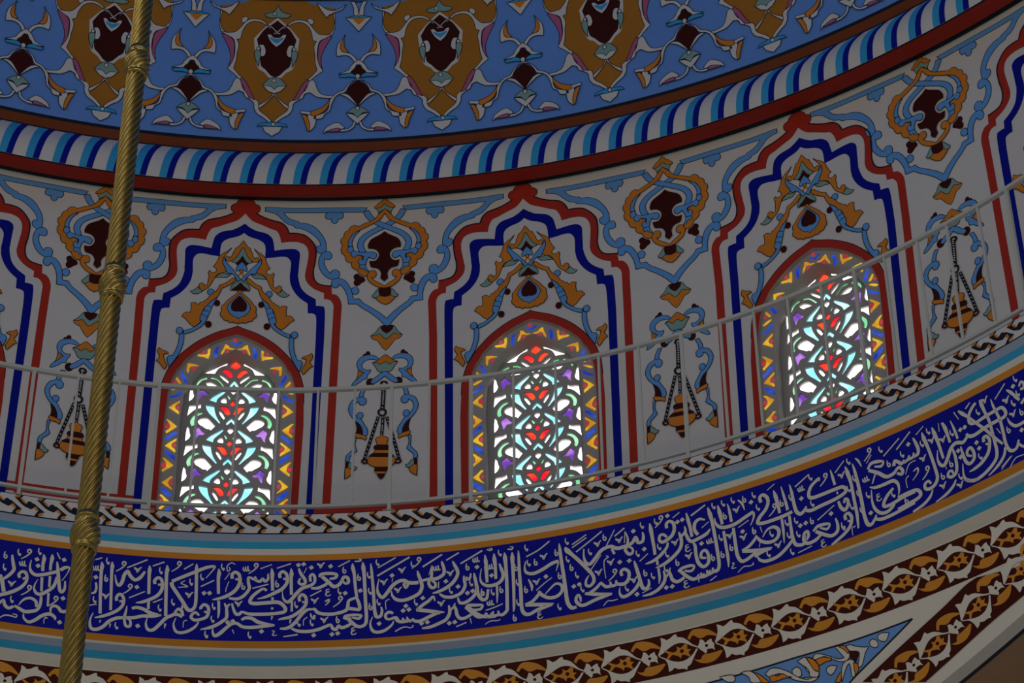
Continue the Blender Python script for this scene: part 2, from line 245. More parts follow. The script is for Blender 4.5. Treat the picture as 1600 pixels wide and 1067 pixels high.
BAND = """
G mar
F W s 0: 3014,338! 3035,369 3043,390 3043,413! 3062,406 3074,397! 3095,402 3118,413 3131,415! 3136,401! 3168,391 3191,373 3213,352 3239,339! 3241,331! 3209,346 3181,361 3150,371 3116,371 3079,359 3049,345 3021,335!
F W s 0: 3014,338! 3022,328 3049,312 3060,286 3059,256! 3078,260 3092,269! 3114,258 3138,256 3159,247! 3164,261! 3184,268 3202,289 3221,310 3238,328! 3227,330! 3208,312 3181,298 3152,290 3118,291 3087,300 3053,317 3021,334!
F W s 0: 3237,335! 3250,351 3257,366! 3273,360 3283,344! 3302,354 3320,357! 3321,345 3331,332! 3327,321 3329,302! 3316,313 3286,316! 3284,305 3274,298! 3264,309 3250,320!
C M s 0: 3287,332,9,7
F G s 0: 3190,383! 3208,403 3228,415 3262,414 3301,405 3331,389 3354,371! 3352,363! 3327,371 3301,376 3276,370 3252,373 3235,386 3223,392! 3210,383 3203,374!
F G s 0: 3205,288! 3224,279 3244,278! 3253,290 3268,296 3301,294 3336,295 3363,297! 3368,291! 3347,273 3316,258 3282,254 3249,259 3222,271
F G s 0: 3054,355! 3076,345 3101,335 3123,342 3123,360! 3144,348 3168,361! 3184,355 3179,337 3200,333! 3182,320 3190,308 3185,300! 3164,313 3144,316 3137,301! 3124,315 3111,320 3092,326 3072,311! 3056,314! 3073,332 3059,343!
C M s 0: 3148,333,11,9
G mea
F K s 0: 1166,1181! 1195,1184 1201,1206! 1221,1205! 1202,1175! 1218,1152 1233,1138 1240,1139 1248,1157 1262,1163 1275,1151 1287,1148! 1318,1119 1351,1090! 1345,1084 1333,1081 1325,1062 1316,1047! 1293,1049! 1300,1070 1313,1096 1311,1103! 1296,1124 1289,1121 1278,1105 1267,1099 1252,1106 1232,1114 1207,1136 1180,1167
F G s 0: 1171,1183! 1173,1200 1194,1205! 1198,1204! 1194,1184
F G s 0: 1203,1175! 1211,1180 1240,1144! 1233,1138 1218,1152
F G s 0: 1289,1121! 1296,1126 1312,1103! 1306,1091 1287,1108
F G s 0: 1316,1054! 1319,1072 1343,1081! 1342,1061 1332,1055
G corner
F b0 s 0: 4413,172! 4083,166 3772,173 3501,167 3233,165 2965,156! 3928,-49! 3998,-2! 4131,55!
S K s 8: 2966,160 3233,167 3502,171 3773,175 4084,170 4413,172
S K s 8: 4413,172 4132,59 3999,0 3928,-49
F W so 0: 4271,150! 4244,121 4223,124 4205,138 4205,151 4222,160 4248,157
F W so 0: 4162,145! 4181,147 4196,132 4196,113 4176,108 4158,120 4154,136
F W so 0: 4029,157! 4052,156 4079,142 4119,127 4147,122! 4120,102 4094,65 4080,51 4056,47! 4087,111 4039,131
F M so 0: 4039,131! 4063,121 4089,112! 4074,93 4057,75! 4034,103
F W so 0: 3969,167! 3995,164 4031,133 4034,110 4013,94 3974,99 3937,121 3898,142 3852,139 3836,147! 3855,164 3893,154 3931,134 3970,113 4003,110! 3987,137
F G so 0: 3983,167! 4021,158 4037,124 4027,123! 4012,145
F W so 0: 3959,9! 3967,48 3987,83 4018,95 4050,81 4033,17 4017,23! 4022,52 4022,78 4000,65 3972,29
F G so 0: 4043,75! 4063,66 4063,41 4039,22! 4039,48
F G so 0: 3851,138! 3889,141 3937,123 3934,115! 3899,116 3861,111
F W so 0: 3767,157! 3796,162 3811,138 3840,99 3853,77 3836,56 3782,55 3741,69! 3744,79 3818,70! 3798,95 3784,123
F G so 0: 3796,162! 3833,151 3861,111 3852,81! 3835,96 3815,137
F W so 0: 3954,84! 3936,64 3911,54 3894,71 3899,88 3923,94
F G so 0: 3922,18! 3959,50 3971,54! 3961,28 3947,12
F W so 0: 3717,125! 3742,132 3761,114 3757,90 3734,88 3713,108
F W so 0: 3440,173! 3484,173 3515,153 3543,107! 3488,119 3478,147
F G so 0: 3508,162! 3539,144 3571,112 3585,98! 3543,107 3528,136
F W so 0: 3569,138! 3601,156 3640,150 3690,124 3738,87 3785,65 3832,72! 3841,59 3803,50 3733,71 3684,100 3646,124 3614,124 3587,123
F G so 0: 3587,123! 3615,125 3630,116 3662,120 3680,105 3709,94! 3661,98 3624,96 3594,99
F W so 0: 3325,179! 3369,177 3399,171 3405,151 3392,141! 3358,150
F W so 0: 3753,153! 3796,162 3811,138 3837,89 3853,85 3842,62 3800,72! 3801,105 3774,133
F G so 0: 3804,160! 3839,142 3860,108 3855,84! 3830,97 3812,142
G archband
F M s 0: 4812,229! 4735,215 4592,166 4440,117 4277,61 4065,-19! 4384,-109! 4603,-37 4811,26 5017,75 5162,107! 5196,177!
F W s 0: 4065,-19! 4384,-109! 4384,-109!
"""
CAL = """
S -583,35/13 -570,0/20 -555,-56/19
S -578,-79/19 -540,-63/19 -501,-40/19 -472,-14/17 -455,15/15 -452,43/13 -459,66/11 -470,76/7
S -488,33/15 -494,50/15 -480,69/15 -462,63/15 -454,43/15 -473,28/11
S -539,154/8 -534,128/15 -526,97/17 -521,74/17 -533,49/17 -551,27/15 -567,12/13
O -570,146
H -569,77
H -508,171
P -460,184
W -481,114
V -522,-6
S -443,141/4 -446,101/10 -435,74/17 -411,61/18 -374,69/18 -343,81/18 -307,96/16
D -416,148
D -407,113
H -409,192
S -387,181/4 -382,158/20 -384,125/16 -381,87/15
S -381,52/14 -375,-25/12
S -373,-52/13 -373,-99/15 -385,-129/16 -412,-142/19 -444,-147/19 -474,-133/17 -496,-123/11
S -345,187/4 -343,166/20 -346,130/14 -345,97/13
S -343,65/13 -340,4/12
S -340,-29/12 -336,-103/10
S -317,149/7 -308,103/17 -296,34/17 -288,-3/17 -277,-15/17 -265,5/13 -267,47/8
S -308,65/13 -319,12/17 -348,-21/18 -378,-42/18 -399,-38/16 -412,-16/11 -411,7/7 -400,37/3
S -296,104/18 -277,121/18 -254,124/9 -261,90/5 -283,47/4
D -284,165
S -322,200/6 -304,167/7
S -476,-117/5 -455,-84/12 -424,-70/15 -396,-84/16 -389,-115/13
S -569,-124/13 -551,-100/11 -542,-126/17 -522,-141/17 -499,-128/13
P -437,-15
H -513,-93
S -559,-201/5 -533,-182/8 -501,-182/8 -480,-185/6 -480,-171/6 -498,-170/5
S -447,-159/5 -442,-184/11 -417,-201/16 -387,-185/18 -357,-157/18 -322,-143/19 -296,-158/15 -293,-173/5
S -319,-133/8 -320,-110/12 -307,-96/15 -286,-101/16 -268,-121/18 -244,-118/18
D -267,-49
D -270,-182
P -303,-56
S -344,-201/3 -345,-174/5 -332,-167/6 -344,-164/4
S -243,168/3 -238,-131/3
S -131,185/7 -99,200/7
H -71,183
W -121,139
D -120,88
S -117,59/11 -112,27/12 -118,3/13 -134,-4/9
S -99,177/4 -95,154/20 -96,118/16 -90,6/15 -81,-110/15
S -76,-147/10 -79,-161/3
S -48,183/4 -45,159/20 -45,124/15 -38,11/14 -32,-86/13
S -27,-160/10 -28,-183/3
O -68,88
V -61,-12
S -6,-32/15 -10,-14/15 3,6/16 20,-4/16 26,-29/15 6,-33/10
S 27,-19/16 24,-53/16 2,-83/17 -33,-107/17 -72,-125/16 -105,-136/5
S -114,-109/4 -126,-152/10 -118,-193/17 -93,-199/18 -62,-182/18 -33,-147/18 2,-127/18 30,-122/17
S 45,-55/4 43,-83/11 39,-112/15 40,-140/13 50,-166/15 68,-165/15 68,-137/11 46,-120/11
S 30,-122/17 83,-117/18 130,-102/18
S 70,-67/15 94,-60/17 128,-67/18 162,-85/20 215,-92/4
S 130,-104/18 179,-100/20 215,-92/11
D 106,-161
H 2,-171
H 203,-56
S 29,157/8 125,211/8
P 9,177
S 51,-10/7 126,32/7
S 154,178/8 209,204/8
P 50,53
V 82,150
S -27,112/4 -17,70/11 -2,55/18 11,78/18 18,116/18 33,137/17 47,114/18 70,93/18 94,104/19 110,129/15 117,144/11
D 85,53
S 138,179/4 140,155/20 140,122/16 146,19/15
S 148,-18/14 150,-65/13
S 172,78/16 169,96/16 184,114/16 201,106/16 207,80/15 187,75/10
S 209,85/16 207,47/17 187,13/18 152,-11/18 116,-28/16 86,-34/4
H 194,153
S 170,-26/7 215,-2/7
S 224,188/4 227,162/21 225,129/17 232,-12/16 237,-96/16
S 238,-138/12 236,-166/3
S 149,-112/3 144,-145/10 156,-176/16 181,-177/18 207,-149/18 237,-110/18 265,-92/18 288,-83/18 318,-96/15
S 278,-75/9 295,-55/17 312,-63/17 320,-91/15
P 282,199
S 309,170/7 353,203/7
S 254,98/17 291,119/18 352,151/18 392,172/19 425,187/17 458,193/13 454,174/7 420,125/4
S 254,93/19 257,74/19 290,24/18 317,-16/18 340,-53/20 361,-56/18 377,-27/16 377,43/16 374,114/16 371,175/17 370,204/4
S 318,-26/13 311,-54/9
S 319,106/4 300,91/6 332,74/7 287,67/4
H 347,98
V 344,27
H 266,-19
H 399,129
S 398,77/7 462,115/7
D 416,41
D 443,42
S 407,-49/15 405,-40/15 420,-23/16 439,-34/16 443,-62/16 422,-63/10
S 445,-57/16 436,-90/16 409,-105/16 380,-111/16 361,-98/15 366,-79/15 382,-69/14 399,-85/11
S 288,-102/3 278,-140/9 291,-176/15 316,-184/16 351,-173/16 383,-148/14 399,-120/6
S 326,-156/3 326,-123/5 342,-113/6
H 438,-188
S -140,-72/7 -102,-61/6
H -116,-39
S 481,181/4 484,155/21 482,124/16 487,39/15
S 490,2/14 494,-64/13 491,-96/4
S 551,126/16 549,150/16 564,164/17 583,151/17 586,127/16 566,124/10
S 590,132/17 586,94/18 563,55/19 523,26/19 482,11/14 458,6/4
H 499,189
S 535,111/4 523,69/5 522,50/4
S 562,207/4 542,216/6 522,197/6 526,168/5 538,178/6 531,192/4
S 537,159/5 514,120/4
W 619,184
P 664,202
S 688,185/6 744,209/6
S 727,157/7 728,128/13 714,114/16 701,133/11
S 701,133/9 689,114/17 672,119/13 663,142/9
S 672,119/16 642,133/13 630,132/13 633,99/16 637,71/16 613,33/17 581,14/17 540,17/12
O 608,85
S 653,74/7 731,98/7
S 744,188/4 748,157/21 749,128/16 753,62/15
S 754,25/12 755,1/13
S 754,-32/12 755,-44/11
S 756,-81/11 753,-102/3
S 724,62/13 707,72/13 683,57/16 655,29/17 644,0/18 665,-11/20 731,-6/20 784,-4/20 814,-28/18 819,-51/18 799,-62/18 733,-69/18 651,-70/18 618,-61/13 605,-56/9
S 788,133/15 785,154/16 800,169/16 819,154/16 822,128/15 803,129/10
S 824,137/17 822,104/17 799,71/19 762,48/19 721,27/15 680,15/4
O 775,100
S 770,188/7 840,214/7
S 607,-56/15 593,-71/18 577,-69/16 563,-38/13 556,-11/8
S 546,-15/9 532,-35/13 533,-63/16 533,-91/16 517,-110/17 486,-134/18 450,-151/17 408,-162/4
S 519,-11/7 530,-35/15
V 589,-14
H 466,-32
H 464,-104
D 540,-118
D 565,-111
S 607,-103/13 627,-91/17 660,-95/18 694,-116/20 770,-130/6
S 770,-132/9 715,-137/18 654,-144/18 613,-140/17 584,-122/16 559,-127/16 532,-151/18 505,-180/20 481,-194/16 470,-172/11 471,-153/4
D 707,-165
H 438,-191
S 565,-157/6 574,-180/3
H 648,-188
S 757,-162/4 769,-165/6 762,-186/6 784,-186/4
S 815,-195/7 884,-185/7
S 841,187/4 844,156/21 843,128/16 847,38/15
S 850,5/12 851,-56/12
S 847,-98/10 844,-121/7
D 877,205
D 903,209
S 879,186/10 891,154/16 910,125/16 913,102/15 896,95/15 881,107/13 889,131/9
S 919,189/4 905,156/4
D 942,189
S 940,110/13 937,139/14 949,151/14 960,134/15 959,105/15 938,87/18 901,74/19 873,46/19 849,13/19 829,-3/17 809,14/11 802,47/4 804,66/4
S 943,73/12 976,72/17 1013,89/17 1024,101/13
S 889,-1/15 886,22/16 900,38/16 917,24/16 920,-2/15 901,-4/10
S 922,3/17 916,-25/17 888,-58/18 848,-85/18 803,-96/13 786,-101/4
H 870,-20
S 940,28/7 995,59/7
V 964,1
E 1027,46
S 1013,-5/6 1032,4/13 1030,-10/9 1015,-26/4
S 985,133/11 991,149/17 1029,153/18 1067,146/16 1063,127/16 1034,122/11
S 996,137/18 1030,103/19 1055,78/19 1080,86/19 1097,109/17
S 1097,109/16 1105,128/17 1124,124/17 1128,98/16 1114,92/13 1101,104/11
V 990,199
D 1038,193
O 1108,168
S 1077,189/7 1135,221/7
H 1083,48
D 1113,38
P 1088,8
S 942,-50/5 962,-45/16 983,-67/18 1033,-76/18 1082,-71/18 1119,-57/18 1127,-34/17 1131,-6/15 1152,5/15 1169,11/12
S 1169,11/15 1183,-27/17 1184,-56/17 1161,-54/18 1132,-48/18
S 1148,204/4 1150,178/20 1157,144/16 1163,73/15 1171,11/15
O 1182,123
D 1188,48
S 950,-45/11 925,-49/16 897,-77/18 873,-113/18 845,-141/18 821,-150/16 796,-150/9
S 944,-68/6 949,-87/11 961,-97/13 963,-78/11
S 911,-137/3 911,-105/5 928,-89/6
H 886,-123
H 949,-122
V 1013,-108
O 1079,-108
S 1158,215/7 1184,215/10 1190,224/7 1177,228/5
S 1199,208/4 1202,179/21 1207,131/17 1214,-11/17 1219,-95/17 1215,-137/17 1195,-152/17 1170,-148/18 1149,-128/18 1132,-113/18
S 1110,-107/11 1116,-91/16 1153,-86/16 1196,-89/11
S 1114,-103/16 1145,-109/18
S 1196,-89/12 1182,-107/15 1149,-100/9
S 852,-150/11 887,-165/17 936,-168/18 985,-158/18 1026,-141/17 1044,-135/13 1055,-156/17 1071,-161/17 1083,-143/15 1100,-154/17 1133,-141/17 1147,-128/13
D 962,-190
D 1051,-188
D 1079,-184
E 1156,-175
S 814,-195/7 883,-183/6
H 1228,130
H 1234,40
O 1240,-45
S 1239,198/4 1243,162/13 1250,81/15 1256,-13/16 1260,-70/17 1269,-103/18 1289,-100/16 1296,-72/13 1291,-49/7
H 1272,198
S 1275,170/7 1365,222/7
S 1272,125/10 1348,169/10 1435,218/10
S 1281,110/4 1273,61/9 1277,27/16 1298,2/18 1323,29/19 1348,64/19 1377,85/19 1407,88/19 1433,66/19
D 1346,122
S 1350,107/4 1346,86/4
V 1306,87
H 1277,-24
S 1316,-67/4 1314,-22/5 1333,-10/6
S 1351,-91/13 1331,-82/16 1314,-95/15 1316,-114/14 1331,-122/13 1364,-115/16 1376,-135/17 1397,-141/17 1432,-135/17
S 1250,-102/4 1238,-138/9 1248,-176/16 1273,-189/17 1310,-181/17 1343,-155/12 1353,-133/5
D 1282,-142
S 1403,73/13 1415,48/16 1426,66/13
S 1399,90/19 1436,72/20 1478,70/19
S 1342,36/5 1348,7/12 1369,-16/18 1406,-22/19 1448,-9/19 1482,11/19 1495,45/18 1489,79/17 1479,113/16 1473,137/6
V 1376,37
V 1397,147
H 1448,173
P 1480,198
D 1414,-55
D 1400,-80
D 1429,-76
S 1500,156/10 1599,216/9
S 1495,78/13 1529,84/17 1567,82/19 1601,100/18 1608,127/16 1600,161/15 1596,178/6
S 1531,107/4 1547,158/6 1546,125/13 1542,92/15 1529,65/15 1541,36/17 1560,36/15 1562,57/13 1545,73/11
W 1572,141
S 1579,64/5 1577,27/6
S 1651,172/6 1661,147/16 1673,119/17 1674,91/17 1650,51/19 1612,23/19 1569,6/15 1546,3/4
S 1619,180/8 1684,215/8
V 1639,104
D 1615,62
S 1691,152/9 1803,211/9
O 1726,129
W 1770,163
D 1773,122
S 1582,-4/9 1607,-24/17 1648,-29/18 1691,-11/18 1710,25/16 1707,58/15 1706,82/7
S 1709,58/13 1720,70/11 1720,59/13 1735,64/13 1741,91/7
D 1675,25
H 1637,6
H 1739,35
D 1721,-17
D 1747,-9
S 1757,91/5 1760,65/16 1767,22/17 1764,-20/17 1740,-50/18 1706,-69/18 1681,-65/15 1673,-36/7
S 1769,17/17 1774,-31/17 1794,-64/18 1815,-60/16 1822,-29/13 1824,-10/13
S 1815,185/4 1818,147/20 1821,104/15 1821,28/13
O 1797,-25
S 1558,-42/6 1550,-17/13 1527,-38/17 1497,-58/18 1468,-84/18
S 1466,-81/18 1509,-90/20 1563,-103/20 1605,-110/4
S 1584,-110/13 1563,-112/18 1526,-127/18 1488,-144/18 1459,-143/17 1443,-128/12
S 1442,-142/16 1426,-136/13 1418,-116/8
S 1426,-140/16 1405,-138/16 1397,-119/8
S 1405,-143/16 1376,-136/17 1360,-116/13
V 1590,-59
H 1462,-41
D 1498,-19
D 1490,-159
D 1519,-155
S 1360,-192/7 1393,-174/8 1417,-172/6 1434,-178/6 1448,-172/6 1446,-163/4
S 1492,-186/9 1533,-183/17 1579,-167/18 1612,-150/18 1629,-120/17 1630,-97/15 1626,-73/7
S 1632,-101/13 1647,-89/11 1658,-65/6
S 1651,-76/9 1661,-100/16 1667,-134/17 1683,-154/18 1708,-153/17 1737,-138/15
S 1709,-104/11 1722,-87/16 1759,-90/17 1793,-95/11 1780,-116/15 1742,-113/11
S 1713,-98/16 1742,-129/18 1770,-156/18 1799,-156/16 1812,-139/11
S 1807,-157/16 1828,-160/15 1839,-143/8
S 1828,-165/16 1857,-164/16
D 1627,-173
D 1654,-170
S 1661,-196/7 1711,-179/7
S 1730,-158/6 1736,-189/3
S 1826,213/6 1845,205/9 1852,214/6 1837,218/5
S 1930,199/6 1951,195/10 1958,206/6 1943,211/5
S 1816,121/15 1821,28/14
S 1861,186/4 1862,152/21 1865,114/16 1865,41/14
W 1841,113
D 1845,64
H 1889,182
S 1886,125/6 1894,95/16 1903,61/17 1893,29/18 1863,10/19 1821,10/18 1794,30/13 1787,64/7 1795,110/4
S 1869,10/12 1869,-47/11 1866,-93/4
O 1798,-22
H 1845,-31
O 1891,-22
S 1914,182/4 1916,153/22 1918,106/17 1919,11/17 1916,-105/17 1913,-142/17 1890,-162/17 1873,-155/13 1870,-136/8
S 1873,-159/16 1844,-160/15 1845,-136/8
S 1844,-162/16 1819,-163/16 1811,-141/8
S 1819,-163/16 1790,-156/18 1757,-133/18 1733,-107/18 1717,-95/13
S 1808,-126/6 1850,-116/7 1894,-102/6
W 1834,-88
S 1803,-202/4 1830,-188/6 1864,-190/6 1880,-186/5
S 1953,178/4 1953,147/22 1953,100/17 1953,6/16 1949,-125/13 1945,-154/4
S 1985,182/4 1985,142/13 1985,47/16 1987,-47/18 1987,-140/18 2002,-175/20 2027,-180/18 2057,-166/18
O 1970,88
H 1972,2
H 1969,-109
O 1951,-188
S 2006,-127/18 2042,-113/17 2074,-81/17 2083,-64/13
S 2006,-127/18 2058,-134/20 2100,-141/20 2148,-143/4
S 2141,-149/9 2099,-155/20 2057,-166/18
O 2014,-42
S 2028,12/7 2043,-28/15 2041,-56/4
V 2069,-10
S 2075,-62/13 2094,-89/18 2127,-109/18 2165,-107/18 2191,-84/16 2191,-51/15 2165,-37/13 2138,-55/10 2107,-85/5
S 2064,-56/6 2115,-18/6 2146,0/5
S 2020,117/4 2012,80/9 2021,51/16 2055,40/19 2102,55/19 2150,79/19 2185,86/17
S 2184,77/9 2169,33/4
D 2116,12
H 2024,188
H 2032,101
O 2070,101
V 2112,124
O 2177,135
S 2023,140/8 2087,167/8 2145,206/8
O 2186,3
H 2172,-169
E 2074,-195
S 2193,183/4 2195,147/16 2199,80/17 2205,3/18 2210,-82/19 2215,-148/20 2233,-184/20 2258,-185/15
H 2231,185
S 2258,163/7 2334,204/7
S 2257,146/7 2333,187/7
S 2276,118/8 2414,205/8
S 2221,156/7 2232,135/27 2256,106/18 2288,66/19 2327,11/19 2350,-27/17 2354,-61/17 2333,-84/16 2314,-75/14 2316,-48/11 2331,-25/6
S 2400,75/4 2371,39/6 2343,3/6
H 2229,86
O 2248,37
H 2270,-12
D 2252,-70
D 2280,-64
H 2292,-94
S 2316,127/6 2313,85/10 2321,50/16 2341,36/18 2374,67/19 2402,98/19 2433,110/19 2454,110/18
H 2344,102
V 2388,139
O 2426,168
S 2479,199/5 2454,157/6 2431,120/6
S 2450,113/19 2483,93/20 2522,93/20 2561,103/18 2581,131/15 2592,109/13
S 2457,95/13 2468,64/13
S 2531,177/4 2523,112/5
S 2533,171/6 2542,131/11 2534,90/15 2524,74/15 2539,47/17 2557,47/15 2561,70/11 2539,92/11
D 2574,167
V 2499,134
S 2476,162/8 2530,196/8
S 2415,-60/4 2411,-3/5 2414,39/6 2435,55/7 2425,64/5
V 2447,22
V 2382,-20
P 2460,-33
S 2496,-65/15 2493,-41/16 2511,-31/16 2531,-50/17 2531,-78/17
S 2531,-78/17 2518,-103/18 2492,-111/19 2467,-100/15 2465,-81/8
S 2471,-104/16 2441,-108/16 2435,-83/8
S 2437,-107/17 2412,-106/17 2392,-83/13 2387,-73/9
D 2491,13
D 2539,9
S 2388,-78/13 2361,-104/17 2326,-125/18
S 2305,-120/13 2359,-136/20 2440,-148/4
S 2438,-152/9 2391,-157/20 2348,-167/18 2305,-181/18 2280,-180/18 2260,-157/17 2260,-134/15 2271,-122/14 2280,-138/13 2281,-162/7
S 2391,-208/4 2414,-186/6 2439,-189/6 2465,-186/5
H 2513,-139
S 2619,150/6 2622,125/15 2615,99/17 2593,97/16 2582,121/13
S 2594,104/13 2578,118/15
D 2573,167
H 2618,186
D 2620,54
H 2583,36
S 2590,-8/6 2636,25/6
S 2660,189/5 2663,153/21 2666,109/17 2670,46/16 2671,9/15
S 2678,-24/12 2679,-50/13
S 2681,-69/13 2682,-121/13 2676,-154/4
D 2754,206
P 2718,202
H 2691,188
S 2744,138/16 2745,164/16 2763,173/16 2781,154/17 2782,120/18
S 2782,120/18 2766,91/19 2734,72/19 2712,69/17 2700,86/15 2707,108/15 2724,108/14 2740,89/13
S 2741,60/9 2734,34/15 2705,4/18 2669,-19/18 2638,-27/13 2618,-29/4
H 2694,45
S 2780,187/6 2817,208/6
D 2801,158
D 2827,163
S 2835,124/6 2836,95/15 2817,77/15 2806,85/13 2804,100/8
S 2808,80/16 2811,46/17 2801,11/18 2772,-19/19 2731,-45/19 2695,-59/15 2667,-63/4
V 2779,48
H 2730,-7
O 2779,-63
S 2851,195/5 2856,156/18 2862,112/16 2866,56/15
S 2834,119/4 2841,65/16 2859,32/18 2895,36/19 2940,50/19 2962,72/7
S 2942,128/7 2915,141/16 2890,127/18 2883,91/17 2897,58/17
S 2920,89/5 2960,113/5
E 2837,1
V 2840,-45
S 2867,20/6 2876,3/16 2876,-53/17 2884,-97/19 2907,-123/18 2933,-107/17 2937,-66/16 2925,-37/15 2905,-43/15 2900,-69/15 2925,-80/10
D 2910,5
W 2954,6
O 2959,-87
S 2588,-199/6 2630,-198/16 2670,-183/18 2698,-157/18 2709,-128/16 2705,-89/7
S 2712,-128/13 2728,-110/11 2740,-82/6
S 2732,-92/9 2738,-122/16 2746,-151/18 2770,-167/18 2805,-154/16
S 2777,-114/11 2798,-101/16 2837,-98/17 2860,-106/10 2844,-128/14 2809,-118/10
S 2788,-112/17 2814,-147/18 2846,-175/18 2867,-172/15 2878,-156/8
S 2867,-176/16 2893,-174/15 2905,-159/8
S 2897,-178/15 2923,-169/15 2938,-150/8
S 2927,-173/15 2969,-160/16
D 2710,-184
D 2740,-185
E 2810,-192
S 2873,-182/5 2875,-199/4
S 2930,-208/6 2965,-191/6
H 2716,-83
S 2563,3/5 2569,-26/16 2578,-75/18 2586,-124/18 2596,-159/18 2617,-160/17 2627,-139/14 2625,-115/7
S 2585,-114/19 2558,-150/18 2523,-174/18 2492,-180/18 2477,-158/11 2480,-126/4
O 2614,-77
H 2648,-105
V 2554,-102
S 2589,-183/5 2636,-167/5
D 2562,-183
S 2873,172/10 2952,210/9
S 2963,192/5 2970,154/22 2977,105/17 2982,14/17 2985,-72/17 2985,-133/17 2974,-162/18 2952,-162/16 2951,-141/8
S 2952,-164/15 2926,-171/15 2920,-146/8
S 2925,-173/15 2895,-176/15 2889,-151/8
H 2992,190
S 3015,188/5 3020,148/21 3024,109/16 3026,77/15
S 3028,39/14 3031,-49/15 3033,-119/15 3030,-163/4
S 3065,181/4 3071,137/14 3074,76/15
S 3079,40/15 3079,-41/17 3081,-111/18 3096,-149/18 3122,-152/18 3158,-136/18 3186,-127/18
S 2992,124/4 2993,95/11 3010,68/18 3043,56/19 3092,59/19 3147,79/19 3191,95/17
S 3191,92/13 3189,64/10 3167,25/4
H 3042,189
O 3045,119
H 3093,189
O 3154,178
S 3121,184/7 3140,157/13 3148,119/4
V 3108,132
D 3186,150
H 3203,183
S 3104,34/5 3162,57/6
D 3123,6
V 3125,-27
V 3057,4
H 3007,6
O 3057,-62
O 3009,-86
O 3182,-8
S 3049,-148/5 3059,-151/6 3046,-174/6 3067,-176/4
S 3236,131/17 3233,159/17 3252,169/17 3271,145/18 3272,117/17
S 3272,117/18 3254,85/18 3219,54/19 3206,26/19 3236,16/19 3290,16/19 3342,19/19 3386,26/17
H 3215,108
S 3107,-96/13 3143,-85/17 3177,-58/16 3189,-39/9
S 3109,-99/19 3166,-115/20 3259,-128/5
S 3254,-133/9 3207,-134/20 3166,-148/18
S 3185,-37/9 3206,-73/17 3238,-93/18 3274,-96/18 3299,-76/18 3303,-45/18 3282,-22/17 3247,-26/11 3219,-58/5
S 3214,2/5 3220,-31/4
S 3203,-81/4 3195,-106/4
S 3072,-206/4 3105,-184/6 3134,-189/6 3154,-186/6 3153,-176/4
O 2959,-87
S 3276,186/5 3319,208/5
S 3308,174/4 3314,139/21 3320,85/16 3322,41/15
S 3328,6/13 3327,-59/14 3322,-127/4
S 3349,181/4 3355,133/13 3362,74/15 3364,43/15
S 3368,11/13 3367,-59/16 3368,-111/17 3377,-152/18 3402,-165/18 3424,-164/16
O 3340,91
P 3300,87
H 3348,-24
H 3349,-95
O 3181,-9
H 3264,-56
V 3292,-126
S 3178,-148/4 3191,-176/15 3224,-191/18 3277,-186/18 3324,-160/18 3359,-131/16 3367,-120/11
H 3353,-187
H 3235,-158
S 3383,-202/6 3457,-190/6
H 3397,-105
S 3393,177/4 3398,132/15 3401,65/17 3407,20/19 3426,-1/19 3451,13/17 3460,29/8
S 3451,13/16 3479,-2/19 3538,4/19 3606,10/19 3652,20/19 3673,35/18 3659,60/18 3615,63/19 3547,61/19 3494,63/20 3482,86/17 3499,123/17 3529,144/16 3546,152/15 3544,138/9
H 3387,103
S 3419,153/8 3499,194/7
W 3449,132
D 3442,79
H 3396,-30
D 3415,-63
D 3444,-59
O 3477,-58
H 3491,31
H 3503,174
P 3580,153
S 3626,47/9 3628,32/9
S 3505,-66/7 3601,-19/6
D 3578,-57
S 3428,-137/13 3430,-110/15 3446,-107/15 3448,-131/15 3435,-149/11
S 3427,-114/16 3422,-149/18 3440,-170/18 3480,-166/18 3509,-149/13
S 3475,-117/11 3500,-99/17 3535,-100/17 3562,-109/9 3545,-130/14 3511,-110/9
S 3487,-122/18 3526,-153/18 3562,-174/18 3593,-162/18 3601,-128/15 3596,-89/8
E 3515,-197
H 3625,-152
S 3612,175/4 3617,133/14 3622,86/14
S 3633,150/7 3689,196/6
V 3665,123
H 3709,181
S 3690,163/4 3696,124/22 3704,64/16 3705,-31/16 3706,-115/16 3700,-187/9
S 3728,163/4 3734,118/15 3739,35/17 3741,-59/18 3741,-130/18 3750,-184/20 3770,-192/17 3792,-169/13 3801,-154/8
S 3795,-175/15 3824,-187/18 3878,-187/18 3946,-179/18 4003,-172/18
H 3723,80
H 3686,36
H 3730,-8
H 3686,-63
H 3731,-102
H 3776,-36
S 3748,186/6 3762,163/12 3772,128/4
S 3625,-7/13 3632,-43/17 3650,-65/18 3670,-44/17 3672,-17/16 3660,-8/13 3652,-28/11
S 3646,-119/16 3645,-95/16 3664,-89/16 3676,-112/17 3672,-134/16 3653,-127/9
S 3675,-130/17 3660,-162/17 3625,-189/17 3582,-210/16 3554,-222/9
H 3626,-144
S 3667,-213/3 3669,-175/5 3688,-170/6
D 3775,-133
S 3834,59/9 3810,15/7
W 3783,52
S 3832,169/5 3800,133/4
S 3801,99/11 3823,123/17 3859,119/18 3886,107/9 3871,88/15 3837,100/9
S 3804,93/16 3848,60/19 3886,22/19 3922,21/19 3942,33/16
S 3937,30/16 3958,42/16 3974,19/17 3966,1/16 3944,16/13
O 3912,84
S 3794,3/5 3821,-11/16 3866,-14/18 3915,-14/19 3937,-40/15 3937,-78/10 3928,-101/4
E 3829,-68
S 3800,-14/4 3793,-76/11 3801,-122/16 3826,-155/18 3860,-161/18 3890,-146/16 3903,-137/6
S 3910,-52/13 3877,-75/17 3851,-105/17 3849,-128/17 3888,-131/18 3949,-120/18 4014,-117/18
H 3902,-85
O 3964,-145
